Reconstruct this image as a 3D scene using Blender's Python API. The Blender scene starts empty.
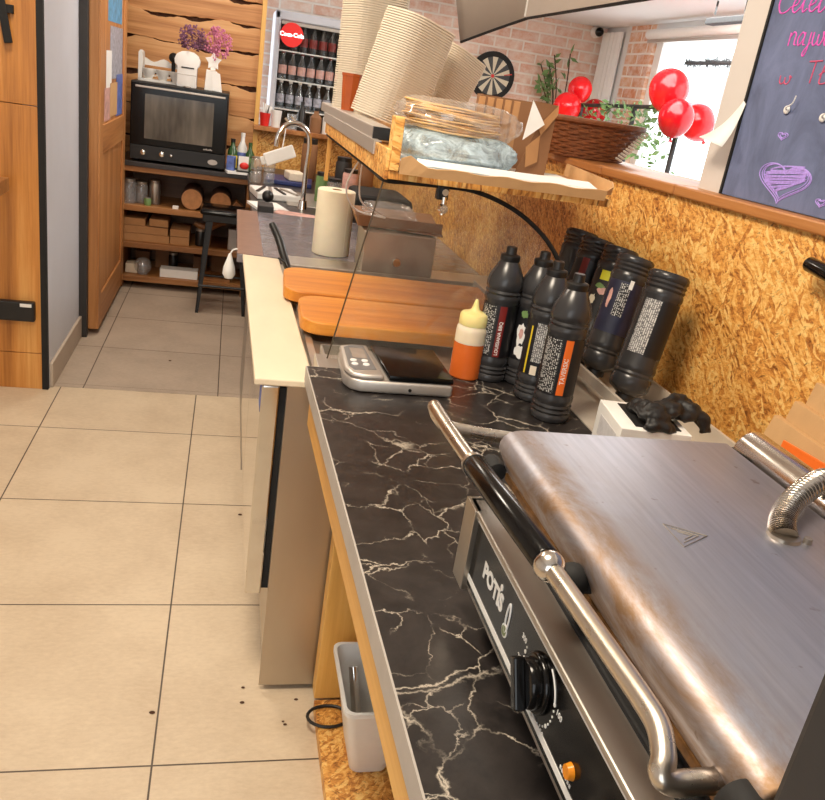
import bpy, bmesh, math, random
from mathutils import Vector, Matrix
random.seed(7)
C = bpy.context.scene.collection
PI = math.pi
S = bpy.context.scene
S.view_settings.view_transform = 'Standard'
S.view_settings.look = 'None'
S.view_settings.gamma = 1.0
S.view_settings.use_curve_mapping = False
S.view_settings.exposure = 0.0

# ------------------------------------------------------------------ camera
FPX = 810.0
D = Vector((236-412.5, 62-400, FPX)).normalized()
V = Vector((74-412.5, 2600-400, FPX)); V = (V - D*V.dot(D)).normalized()
X = V.cross(D)
R = Matrix((X, D, -V))            # rows: world axes in camera space (right, down, forward)
H = 1.46
right = Vector((R[0][0], R[1][0], R[2][0])); down = Vector((R[0][1], R[1][1], R[2][1])); fwd = Vector((R[0][2], R[1][2], R[2][2]))
cam = bpy.data.cameras.new('camera'); co = bpy.data.objects.new('camera', cam); C.objects.link(co)
up = -down; bk = -fwd
co.matrix_world = Matrix(((right.x, up.x, bk.x, 0), (right.y, up.y, bk.y, 0), (right.z, up.z, bk.z, H), (0, 0, 0, 1)))
cam.sensor_fit = 'HORIZONTAL'; cam.sensor_width = 36; cam.lens = FPX/825*36; cam.clip_start = 0.01
S.camera = co
def at(px, py, x=None, y=None, z=None):
    d = R @ Vector((px-412.5, py-400, FPX))
    t = x/d.x if x is not None else (y/d.y if y is not None else (z-H)/d.z)
    return Vector((d.x*t, d.y*t, H+d.z*t))

# ------------------------------------------------------------------ materials
def lin(c):
    return tuple((v/255/12.92 if v/255 <= .04045 else ((v/255+.055)/1.055)**2.4) for v in c)
def newmat(name):
    m = bpy.data.materials.new(name); m.use_nodes = True
    nt = m.node_tree
    for n in list(nt.nodes): nt.nodes.remove(n)
    out = nt.nodes.new('ShaderNodeOutputMaterial'); b = nt.nodes.new('ShaderNodeBsdfPrincipled')
    nt.links.new(b.outputs[0], out.inputs[0])
    return m, nt, b, out
class N:
    """tiny node helper"""
    def __init__(s, nt): s.nt = nt
    def new(s, t, **k):
        n = s.nt.nodes.new(t)
        for a, v in k.items(): setattr(n, a, v)
        return n
    def set(s, sock, v):
        if isinstance(v, bpy.types.NodeSocket): s.nt.links.new(v, sock)
        else: sock.default_value = v
    def math(s, op, a, b=0.0, c=None):
        n = s.new('ShaderNodeMath', operation=op); s.set(n.inputs[0], a); s.set(n.inputs[1], b)
        if c is not None: s.set(n.inputs[2], c)
        return n.outputs[0]
    def coord(s): return s.new('ShaderNodeTexCoord').outputs['Object']
    def swz(s, v, order):
        sp = s.new('ShaderNodeSeparateXYZ'); s.set(sp.inputs[0], v)
        cb = s.new('ShaderNodeCombineXYZ')
        for i, o in enumerate(order): s.nt.links.new(sp.outputs['xyz'.index(o)], cb.inputs[i])
        return cb.outputs[0]
    def map(s, v, scale=(1,1,1), rot=(0,0,0), loc=(0,0,0)):
        n = s.new('ShaderNodeMapping'); s.set(n.inputs[0], v); n.inputs[1].default_value = loc; n.inputs[2].default_value = rot; n.inputs[3].default_value = scale
        return n.outputs[0]
    def noise(s, v, scale, detail=4, rough=.55, dist=0.0):
        n = s.new('ShaderNodeTexNoise'); s.set(n.inputs['Vector'], v); n.inputs['Scale'].default_value = scale; n.inputs['Detail'].default_value = detail
        n.inputs['Roughness'].default_value = rough; n.inputs['Distortion'].default_value = dist
        return n.outputs[0]
    def vor(s, v, scale, feature='F1'):
        n = s.new('ShaderNodeTexVoronoi', feature=feature); s.set(n.inputs['Vector'], v); n.inputs['Scale'].default_value = scale
        return n
    def ramp(s, f, stops, interp='LINEAR'):
        n = s.new('ShaderNodeValToRGB'); s.set(n.inputs[0], f); cr = n.color_ramp; cr.interpolation = interp
        while len(cr.elements) < len(stops): cr.elements.new(.5)
        for e, (p, c) in zip(cr.elements, stops):
            e.position = p; e.color = (*c[:3], 1) if len(c) == 3 else c
        return n.outputs[0]
    def mix(s, f, a, b, mode='MIX'):
        n = s.new('ShaderNodeMix', data_type='RGBA', blend_type=mode)
        s.set(n.inputs[0], f)
        for i, v in ((6, a), (7, b)):
            s.set(n.inputs[i], v if isinstance(v, bpy.types.NodeSocket) else (*v[:3], 1))
        return n.outputs[2]
    def bump(s, h, strength, dist, b):
        n = s.new('ShaderNodeBump'); s.set(n.inputs['Height'], h); n.inputs['Strength'].default_value = strength; n.inputs['Distance'].default_value = dist
        s.nt.links.new(n.outputs[0], b.inputs['Normal'])
def g1(v): return (v, v, v)
BK, WH = g1(0), g1(1)
def pm(name, col, rough=.5, metal=0, var=.10, scale=30, bump=0, rvar=0, spec=.5, stretch=(1,1,1), coat=0):
    m, nt, b, out = newmat(name); n = N(nt); c = lin(col)
    v = n.map(n.coord(), stretch)
    f = n.noise(v, scale, 5)
    n.set(b.inputs['Base Color'], n.ramp(f, [(.25, tuple(max(0, x*(1-var)) for x in c)), (.75, tuple(min(1, x*(1+var)) for x in c))]))
    b.inputs['Metallic'].default_value = metal; b.inputs['Roughness'].default_value = rough
    b.inputs['Specular IOR Level'].default_value = spec; b.inputs['Coat Weight'].default_value = coat
    if rvar:
        n.set(b.inputs['Roughness'], n.math('MULTIPLY_ADD', f, rvar*2, rough-rvar))
    if bump: n.bump(f, 1.0, bump, b)
    return m
def wood(name, cols, order='xyz', ring=6, fine=60, rough=.45, coat=0.0, stretch=.07, knots=True):
    """grain runs along the first axis of order"""
    m, nt, b, out = newmat(name); n = N(nt)
    v = n.swz(n.coord(), order); vs = n.map(v, (stretch, 1, 1))
    big = n.noise(vs, ring, 3, .5, .6); fi = n.noise(n.map(v, (stretch*.5, 1, 1)), fine, 6, .65)
    f = n.math('ADD', n.math('MULTIPLY', big, .65), n.math('MULTIPLY', fi, .35))
    c = [lin(x) for x in cols]
    n.set(b.inputs['Base Color'], n.ramp(f, [(.33, c[0]), (.5, c[1]), (.66, c[2])]))
    b.inputs['Roughness'].default_value = rough; b.inputs['Coat Weight'].default_value = coat; b.inputs['Coat Roughness'].default_value = .25
    n.bump(fi, .4, .002, b)
    return m
def osb(name, order='yzx', dark=1.0):
    m, nt, b, out = newmat(name); n = N(nt)
    v = n.swz(n.coord(), order)
    warp = n.new('ShaderNodeVectorMath', operation='ADD'); n.set(warp.inputs[0], v)
    nn = n.new('ShaderNodeTexNoise'); n.set(nn.inputs['Vector'], v); nn.inputs['Scale'].default_value = 9; nn.inputs['Detail'].default_value = 3
    sc = n.new('ShaderNodeVectorMath', operation='SCALE'); n.set(sc.inputs[0], nn.outputs['Color']); sc.inputs['Scale'].default_value = .05
    n.set(warp.inputs[1], sc.outputs[0]); w = warp.outputs[0]
    vals = []
    for a, s1, s2 in ((.5, 22, 95), (-.7, 30, 130), (1.5, 26, 120), (2.4, 36, 160)):
        mp = n.map(n.map(w, (1,1,1), (0,0,a)), (s1, s2, 1))
        vo = n.vor(mp, 1.0); sp = n.new('ShaderNodeSeparateColor'); n.set(sp.inputs[0], vo.outputs['Color'])
        vals.append((sp.outputs[0], sp.outputs[1]))
    cur = vals[0][0]
    for a, k in vals[1:]:
        sel = n.math('GREATER_THAN', k, .52)
        mx = n.new('ShaderNodeMix', data_type='FLOAT'); n.set(mx.inputs[0], sel); n.set(mx.inputs[2], cur); n.set(mx.inputs[3], a); cur = mx.outputs[0]
    grain = n.noise(n.map(w, (70, 120, 1)), 1.0, 5, .7)
    flecks = n.noise(n.map(n.map(w, (1,1,1), (0,0,.6)), (40, 90, 1)), 1.3, 4, .8)
    big = n.noise(v, 4.5, 4)
    f = n.math('ADD', n.math('ADD', n.math('MULTIPLY', cur, .26), n.math('MULTIPLY', grain, .66)), n.math('MULTIPLY', n.math('ADD', big, n.noise(n.map(v, (1, 2.2, 1), (0,0,.9)), 11, 5, .7)), .26))
    d = dark
    col = n.ramp(f, [(.50, tuple(x*d for x in lin((122, 68, 24)))), (.62, tuple(x*d for x in lin((194, 126, 54)))), (.72, tuple(x*d for x in lin((224, 160, 76)))), (.88, tuple(x*d for x in lin((244, 202, 124))))])
    fl = n.ramp(flecks, [(.33, WH), (.43, BK)])
    col = n.mix(n.math('MULTIPLY', fl, .75), col, lin((70, 36, 14)))
    n.set(b.inputs['Base Color'], col); b.inputs['Roughness'].default_value = .5
    n.bump(n.math('ADD', cur, grain), .5, .0025, b)
    return m
M = {}
M['osb_yz'] = osb('osb wall face', 'yzx'); M['osb_xy'] = osb('osb board flat', 'xyz'); M['osb_xz'] = osb('osb board front', 'xzy')
M['pine'] = wood('pine', [(196, 140, 64), (224, 170, 88), (238, 194, 118)], 'yxz')
M['pine_z'] = wood('pine upright', [(196, 140, 64), (224, 170, 88), (238, 194, 118)], 'zxy')
M['ledge'] = wood('oiled ledge wood', [(120, 70, 30), (168, 108, 56), (196, 138, 82)], 'yxz', 8)
M['panelwood'] = wood('honey oak panel', [(144, 86, 34), (200, 134, 62), (230, 176, 104)], 'zxy', 7, rough=.4)
M['doorwood'] = wood('pine door', [(150, 94, 48), (186, 126, 72), (206, 150, 96)], 'zyx', 9)
M['doorwood_y'] = wood('pine door rail', [(150, 94, 48), (186, 126, 72), (206, 150, 96)], 'yzx', 9)
M['plank'] = wood('larch plank', [(160, 98, 50), (210, 152, 96), (232, 186, 132)], 'xzy', 10, 50)
M['bark'] = pm('dark bark edge', (78, 48, 30), .9, var=.5, scale=40, bump=.01)
M['shelfwood'] = wood('dark oiled shelf wood', [(118, 74, 36), (156, 104, 56), (180, 128, 76)], 'xyz', 8)
M['shelfback'] = wood('dark shelf back', [(84, 52, 28), (108, 70, 38), (124, 84, 50)], 'xzy', 8)
M['board'] = wood('oiled beech board', [(178, 96, 20), (212, 134, 40), (228, 162, 72)], 'xyz', 9, 70, .45, .0)
M['poly'] = pm('cream cutting board plastic', (224, 208, 180), .45, var=.06, scale=14, stretch=(1,.4,1))
M['steel'] = pm('brushed steel', (200, 194, 186), .4, 1, var=.06, scale=60, rvar=.07, stretch=(1,.03,1))
M['steel_side'] = pm('satin steel side', (190, 180, 166), .36, 1, var=.06, scale=10, rvar=.06, stretch=(1,1,.3))
M['steel_dull'] = pm('dull steel', (172, 164, 154), .45, .9, var=.1, scale=20, rvar=.06)
M['mirror_steel'] = pm('polished steel door', (222, 218, 210), .07, 1, var=.03, scale=8)
M['chrome'] = pm('chrome', (225, 222, 216), .1, 1, var=.02)
M['steel_conduit'] = pm('conduit steel', (196, 188, 178), .22, 1, var=.03)
M['brass_rod'] = pm('heat tinted steel rod', (214, 204, 190), .28, 1, var=.08, scale=30, rvar=.05)
M['rod_dark'] = pm('browned steel rod', (150, 128, 116), .35, .9, var=.1)
M['black'] = pm('black plastic', (22, 21, 21), .4, var=.15)
M['black_gloss'] = pm('glossy black plastic', (12, 11, 11), .16, var=.1, spec=.3)
M['black_matt'] = pm('matt black', (18, 17, 17), .75, var=.25, scale=50)
M['charcoal'] = pm('charcoal panel', (46, 44, 44), .6, var=.1)
M['bottle'] = pm('black bottle plastic', (50, 49, 50), .27, var=.1, scale=12)
M['white'] = pm('white plastic', (232, 230, 226), .45, var=.03)
M['paper'] = pm('white paper', (236, 234, 230), .8, var=.04, scale=12)
M['kraft'] = pm('kraft cardboard', (178, 130, 84), .8, var=.08, scale=25)
M['kraft_light'] = pm('light kraft', (204, 160, 110), .8, var=.07, scale=25)
M['kraft_dark'] = pm('brown cardboard', (142, 100, 66), .8, var=.08, scale=25)
M['bag'] = pm('brown paper bag', (196, 156, 108), .75, var=.07, scale=18, bump=.002)
M['fibre'] = pm('pressed paper fibre', (232, 218, 196), .75, var=.05, scale=50)
M['red'] = pm('red plastic', (214, 40, 34), .4, var=.06)
M['orange'] = pm('orange print', (235, 110, 30), .5, var=.05)
M['orange_tub'] = pm('orange brown tub', (168, 78, 26), .45, var=.08)
M['redlabel'] = pm('dark red label', (120, 26, 20), .5, var=.1)
M['greywall'] = pm('pale grey painted wall', (206, 208, 216), .6, var=.03, scale=6)
M['whitewall'] = pm('white wall paint', (222, 220, 218), .7, var=.02, scale=5)
M['pillar'] = pm('grey white pillar paint', (206, 198, 192), .7, var=.03, scale=8)
M['baseb'] = pm('grey tile skirting', (188, 172, 156), .5, var=.06, scale=8)
M['ceil'] = pm('ceiling white', (226, 225, 224), .8, var=.02)
M['greycounter'] = pm('dark grey film covered counter', (120, 115, 120), .16, var=.22, scale=14, bump=.004)
M['darkcounter'] = pm('dark bench top', (48, 44, 44), .3, var=.2, scale=20)
M['clear_grey'] = pm('frosted grey panel', (172, 160, 148), .4, var=.05, scale=8)
M['alu'] = pm('grey aluminium profile', (188, 180, 172), .4, .6, var=.05, stretch=(1,.1,1))
M['rackwhite'] = pm('pale brushed metal', (214, 204, 190), .45, .35, var=.05)
M['felt'] = pm('black nitrile', (24, 23, 23), .5, var=.3, scale=40, bump=.003)
M['leaf'] = pm('leaf green', (110, 142, 84), .6, var=.3, scale=20)
M['wicker'] = pm('wicker', (126, 74, 42), .6, var=.35, scale=60, bump=.002)
M['wicker_light'] = pm('pale rope', (226, 214, 200), .7, var=.1)
M['dough'] = pm('tortilla', (224, 178, 112), .7, var=.25, scale=35, bump=.002)
M['navy'] = pm('navy tray', (40, 52, 110), .35, var=.1)
M['grout'] = pm('dark trim strip', (70, 60, 52), .6)
M['purple'] = pm('dried purple flowers', (128, 84, 108), .8, var=.3, scale=60)
M['pinkf'] = pm('dried pink flowers', (204, 122, 152), .8, var=.3, scale=60)
M['chalk_pink'] = pm('pink chalk', (226, 92, 186), .9, var=.2, scale=200)
M['chalk_red'] = pm('red chalk', (204, 84, 118), .9, var=.2, scale=200)
M['chalk_violet'] = pm('violet chalk', (176, 150, 226), .9, var=.2, scale=200)
M['chalk_white'] = pm('white chalk', (216, 214, 216), .9, var=.1, scale=200)
M['green'] = pm('dark green glass', (54, 84, 48), .15, var=.15)
M['amber'] = pm('yellow label', (226, 196, 40), .5, var=.1)
M['yellow'] = pm('yellow sticker', (226, 222, 50), .5, var=.05)
M['blueprint'] = pm('blue photo print', (84, 150, 190), .5, var=.5, scale=25)
M['photogrey'] = pm('grey photo print', (160, 160, 172), .5, var=.55, scale=40)
M['photoblue'] = pm('blue leaflet', (96, 116, 184), .5, var=.5, scale=30)
M['photopink'] = pm('pink leaflet', (206, 160, 150), .5, var=.4, scale=30)
M['log'] = pm('cut wood end', (178, 124, 78), .7, var=.2, scale=40)
M['boardgrey'] = pm('grey bristle', (70, 72, 74), .8, var=.2, scale=80)
M['cream'] = pm('cream bristle', (206, 198, 176), .8, var=.1, scale=80)

def mk_marble():
    m, nt, b, out = newmat('black marble laminate'); n = N(nt); v = n.coord()
    nn = n.new('ShaderNodeTexNoise'); n.set(nn.inputs['Vector'], v); nn.inputs['Scale'].default_value = 7; nn.inputs['Detail'].default_value = 7; nn.inputs['Roughness'].default_value = .62
    sc = n.new('ShaderNodeVectorMath', operation='SCALE'); n.set(sc.inputs[0], nn.outputs['Color']); sc.inputs['Scale'].default_value = .14
    ad = n.new('ShaderNodeVectorMath', operation='ADD'); n.set(ad.inputs[0], v); n.set(ad.inputs[1], sc.outputs[0]); w = ad.outputs[0]
    veins = None
    for s_, wd, seed in ((2.6, .0032, 0), (5.5, .0045, 3.1), (13, .008, 7.7)):
        vo = n.vor(n.map(w, (1, 1.0, .3), (0,0,.5), (seed, seed, 0)), s_, 'DISTANCE_TO_EDGE')
        k = n.ramp(vo.outputs['Distance'], [(0, WH), (wd, g1(.35)), (wd*2.2, BK)])
        msk = n.ramp(n.noise(v, 3.0+seed, 3), [(.48, BK), (.60, WH)])
        k = n.math('MULTIPLY', k, msk)
        veins = k if veins is None else n.math('MAXIMUM', veins, k)
    base = n.ramp(n.noise(w, 26, 6, .7), [(.3, lin((26, 24, 24))), (.7, lin((52, 47, 45)))])
    n.set(b.inputs['Base Color'], n.mix(n.math('MULTIPLY', veins, .8), base, lin((214, 202, 184))))
    b.inputs['Roughness'].default_value = .3
    return m
M['marble'] = mk_marble()
M['edgeband'] = pm('grey edge band', (172, 164, 156), .5, var=.08, scale=20)

def mk_tile(name, x0, y0, sx, sy, tint=1.0, light=(214, 195, 168), dk=(195, 174, 147)):
    m, nt, b, out = newmat(name); n = N(nt)
    sp = n.new('ShaderNodeSeparateXYZ'); n.set(sp.inputs[0], n.coord())
    def ln(o, o0, s):
        q = n.math('DIVIDE', n.math('SUBTRACT', o, o0), s)
        fr = n.math('FRACT', q); d = n.math('MINIMUM', fr, n.math('SUBTRACT', 1.0, fr))
        return n.math('LESS_THAN', n.math('MULTIPLY', d, s), .0022), n.math('FLOOR', q)
    lx, ix = ln(sp.outputs[0], x0, sx); ly, iy = ln(sp.outputs[1], y0, sy)
    line = n.math('MAXIMUM', lx, ly)
    cb = n.new('ShaderNodeCombineXYZ'); n.set(cb.inputs[0], ix); n.set(cb.inputs[1], iy)
    wn = n.new('ShaderNodeTexWhiteNoise'); n.set(wn.inputs['Vector'], cb.outputs[0])
    c = n.coord()
    f = n.math('ADD', n.math('MULTIPLY', n.noise(c, 3.5, 7, .65), .6), n.math('MULTIPLY', n.noise(n.map(c, (1, 2.2, 1)), 45, 4, .7), .4))
    f = n.math('ADD', f, n.math('MULTIPLY', wn.outputs['Value'], .05))
    col = n.ramp(f, [(.38, lin(dk)), (.62, lin(light))])
    n.set(b.inputs['Base Color'], n.mix(line, col, lin((84, 70, 58))))
    n.set(b.inputs['Roughness'], n.math('MULTIPLY_ADD', f, .2, .38))
    n.bump(n.math('SUBTRACT', 1.0, line), .6, .002, b)
    return m
M['tile_near'] = mk_tile('stone tile near', -.084, 1.424, .587, .585)
M['tile_far'] = mk_tile('stone tile hallway', .014, 3.66, .592, .545, light=(184, 166, 148), dk=(162, 146, 130))

def mk_brick(name, c1, c2, mortar, scale=1.0, order='xzy'):
    m, nt, b, out = newmat(name); n = N(nt); v = n.swz(n.coord(), order)
    t = n.new('ShaderNodeTexBrick'); n.set(t.inputs['Vector'], n.map(v, (scale,)*3))
    t.inputs['Scale'].default_value = 1; t.inputs['Brick Width'].default_value = .25; t.inputs['Row Height'].default_value = .082; t.inputs['Mortar Size'].default_value = .009
    t.inputs['Mortar Smooth'].default_value = .3; t.inputs['Bias'].default_value = -.1
    t.inputs['Color1'].default_value = (*lin(c1), 1); t.inputs['Color2'].default_value = (*lin(c2), 1); t.inputs['Mortar'].default_value = (*lin(mortar), 1)
    blot = n.ramp(n.noise(v, 14, 6, .7), [(.4, BK), (.66, WH)])
    n.set(b.inputs['Base Color'], n.mix(n.math('MULTIPLY', blot, .72), t.outputs['Color'], lin(mortar)))
    b.inputs['Roughness'].default_value = .85
    n.bump(n.math('SUBTRACT', 1.0, t.outputs['Fac']), .7, .01, b)
    return m
M['brick'] = mk_brick('whitewashed brick', (206, 160, 138), (222, 190, 170), (226, 216, 206))
M['brick_warm'] = mk_brick('warm brick pier', (206, 140, 100), (226, 180, 140), (236, 226, 216), 1.0, 'yzx')

def mk_lid():
    m, nt, b, out = newmat('worn grill lid steel'); n = N(nt); v = n.coord()
    sp = n.new('ShaderNodeSeparateXYZ'); n.set(sp.inputs[0], v)
    fine = n.noise(n.map(v, (1, .05, 1)), 160, 3)
    st = n.noise(n.map(v, (9, 5, 9)), 1.0, 8, .7, .8)
    spots = n.ramp(n.noise(v, 60, 2), [(.70, BK), (.76, WH)])
    edge = n.ramp(n.math('MULTIPLY_ADD', sp.outputs[0], 3.2, .5), [(.0, WH), (.07, WH), (.16, g1(.20)), (.4, g1(.05)), (1, g1(.08))])
    stain = n.math('MULTIPLY', n.ramp(st, [(.36, BK), (.58, WH)]), edge)
    base = n.ramp(fine, [(.3, lin((166, 168, 180))), (.7, lin((182, 184, 195)))])
    col = n.mix(n.math('MULTIPLY', stain, .85), base, lin((140, 104, 56)))
    col = n.mix(n.math('MULTIPLY', spots, .5), col, lin((96, 66, 40)))
    n.set(b.inputs['Base Color'], col); b.inputs['Metallic'].default_value = .92
    n.set(b.inputs['Roughness'], n.math('MULTIPLY_ADD', stain, .2, .42))
    return m
M['lid'] = mk_lid()
M['burnt'] = pm('burnt brass strip', (120, 84, 44), .5, .6, var=.5, scale=70)
M['tube'] = pm('bright steel tube', (214, 206, 196), .2, 1, var=.05, scale=20)

def mk_labeltext(name, base=(34, 33, 34), ink=(190, 188, 184), row=.0042, col=.0018, gap=.45):
    """tiny unreadable lines of print on a curved label; object z runs along the bottle"""
    m, nt, b, out = newmat(name); n = N(nt)
    sp = n.new('ShaderNodeSeparateXYZ'); n.set(sp.inputs[0], n.coord())
    ang = n.math('MULTIPLY', n.math('ARCTAN2', sp.outputs[1], sp.outputs[0]), .04)
    r = n.math('DIVIDE', ang, row); fr = n.math('FRACT', r); inrow = n.math('LESS_THAN', fr, .55)
    cb = n.new('ShaderNodeCombineXYZ'); n.set(cb.inputs[0], n.math('FLOOR', r)); n.set(cb.inputs[1], n.math('FLOOR', n.math('DIVIDE', sp.outputs[2], col)))
    wn = n.new('ShaderNodeTexWhiteNoise'); n.set(wn.inputs['Vector'], cb.outputs[0])
    f = n.math('MULTIPLY', inrow, n.math('GREATER_THAN', wn.outputs['Value'], gap))
    n.set(b.inputs['Base Color'], n.mix(f, lin(base), lin(ink))); b.inputs['Roughness'].default_value = .5
    return m
M['smallprint'] = mk_labeltext('small print label')
M['smallprint_grey'] = mk_labeltext('grey print label', (110, 108, 108), (206, 204, 200), gap=.35)
M['darklabel'] = pm('black paper label', (20, 20, 24), .45, var=.2)
M['bluelabel'] = pm('blue black label', (34, 36, 58), .45, var=.25)

def thin_glass(name, tint=(1,1,1), gl=.10, rough=.02, cloud=0.0, cloudcol=(.9,.9,.9)):
    m, nt, b, out = newmat(name); n = N(nt); nt.nodes.remove(b)
    tr = n.new('ShaderNodeBsdfTransparent'); tr.inputs[0].default_value = (*tint, 1)
    gs = n.new('ShaderNodeBsdfGlossy'); gs.inputs['Roughness'].default_value = rough
    lw = n.new('ShaderNodeLayerWeight'); lw.inputs[0].default_value = .25
    mx = n.new('ShaderNodeMixShader'); n.set(mx.inputs[0], n.math('MULTIPLY_ADD', lw.outputs['Fresnel'], .16, gl*.3))
    nt.links.new(tr.outputs[0], mx.inputs[1]); nt.links.new(gs.outputs[0], mx.inputs[2])
    last = mx.outputs[0]
    if cloud:
        df = n.new('ShaderNodeBsdfDiffuse'); df.inputs[0].default_value = (*cloudcol, 1)
        m2 = n.new('ShaderNodeMixShader'); n.set(m2.inputs[0], n.math('MULTIPLY', n.ramp(n.noise(n.coord(), 22, 6, .7, 1.5), [(.35, g1(.2)), (.7, WH)]), cloud))
        nt.links.new(last, m2.inputs[1]); nt.links.new(df.outputs[0], m2.inputs[2]); last = m2.outputs[0]
    nt.links.new(last, out.inputs[0])
    return m
M['glass'] = thin_glass('guard glass', (.99, .99, .98), .04, .02, .07, (.85, .80, .66))  # diffuse cloud paints a hazy reflection into the glass
M['pane'] = thin_glass('window pane', (.99, 1, 1), .05)
M['clearfilm'] = thin_glass('clear crinkled film', (.98, .98, .98), .3, .12, .20, (.95, .92, .88))
M['bluefilm'] = thin_glass('pale blue film', (.80, .92, .98), .2, .15, .85, (.66, .82, .90))
M['clearplastic'] = thin_glass('clear plastic', (.92, .93, .93), .3, .05, .3, (.85, .87, .9))
def mk_trans(name, col, rough=.3, tr=.6, var=.03):
    m = pm(name, col, rough, var=var); b = [x for x in m.node_tree.nodes if x.type == 'BSDF_PRINCIPLED'][0]
    b.inputs['Subsurface Weight'].default_value = tr; b.inputs['Subsurface Radius'].default_value = (.03, .015, .006); b.inputs['Subsurface Scale'].default_value = .6
    return m
M['sauce'] = mk_trans('orange chilli sauce', (222, 110, 44), .25, .3)
M['milky'] = mk_trans('milky squeeze plastic', (236, 218, 190), .35, .4)
M['capyellow'] = mk_trans('cream yellow cap', (240, 222, 150), .35, .4)
M['towel'] = mk_trans('paper towel', (238, 226, 198), .85, .2)
M['balloon'] = mk_trans('red balloon rubber', (228, 20, 28), .18, .3)
M['balloon_dark'] = mk_trans('deep red balloon rubber', (176, 12, 24), .18, .2)
M['balloon_clear'] = thin_glass('clear white balloon', (.90, .88, .92), .4, .05, .7, (.80, .74, .80))
def emis(name, col, st):
    m, nt, b, out = newmat(name); n = N(nt)
    b.inputs['Base Color'].default_value = (*lin(col), 1); b.inputs['Emission Color'].default_value = (*lin(col), 1)
    n.set(b.inputs['Emission Strength'], n.math('MULTIPLY_ADD', n.noise(n.coord(), 4), .05, st)); return m
M['lit_red'] = emis('lit red sign', (200, 30, 26), .5)
M['lit_white'] = emis('lit white lettering', (255, 250, 245), 1.6)
M['lamp_amber'] = pm('amber lamp lens', (230, 140, 30), .2, var=.15, scale=80)
def mk_chalkboard():
    m, nt, b, out = newmat('dusty chalkboard'); n = N(nt); v = n.coord()
    f = n.noise(n.map(v, (1, 2.5, 1.2)), 5, 7, .65, .6)
    n.set(b.inputs['Base Color'], n.ramp(f, [(.3, lin((80, 88, 116))), (.72, lin((114, 124, 160)))])); b.inputs['Roughness'].default_value = .72
    return m
M['chalkboard'] = mk_chalkboard()

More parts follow.
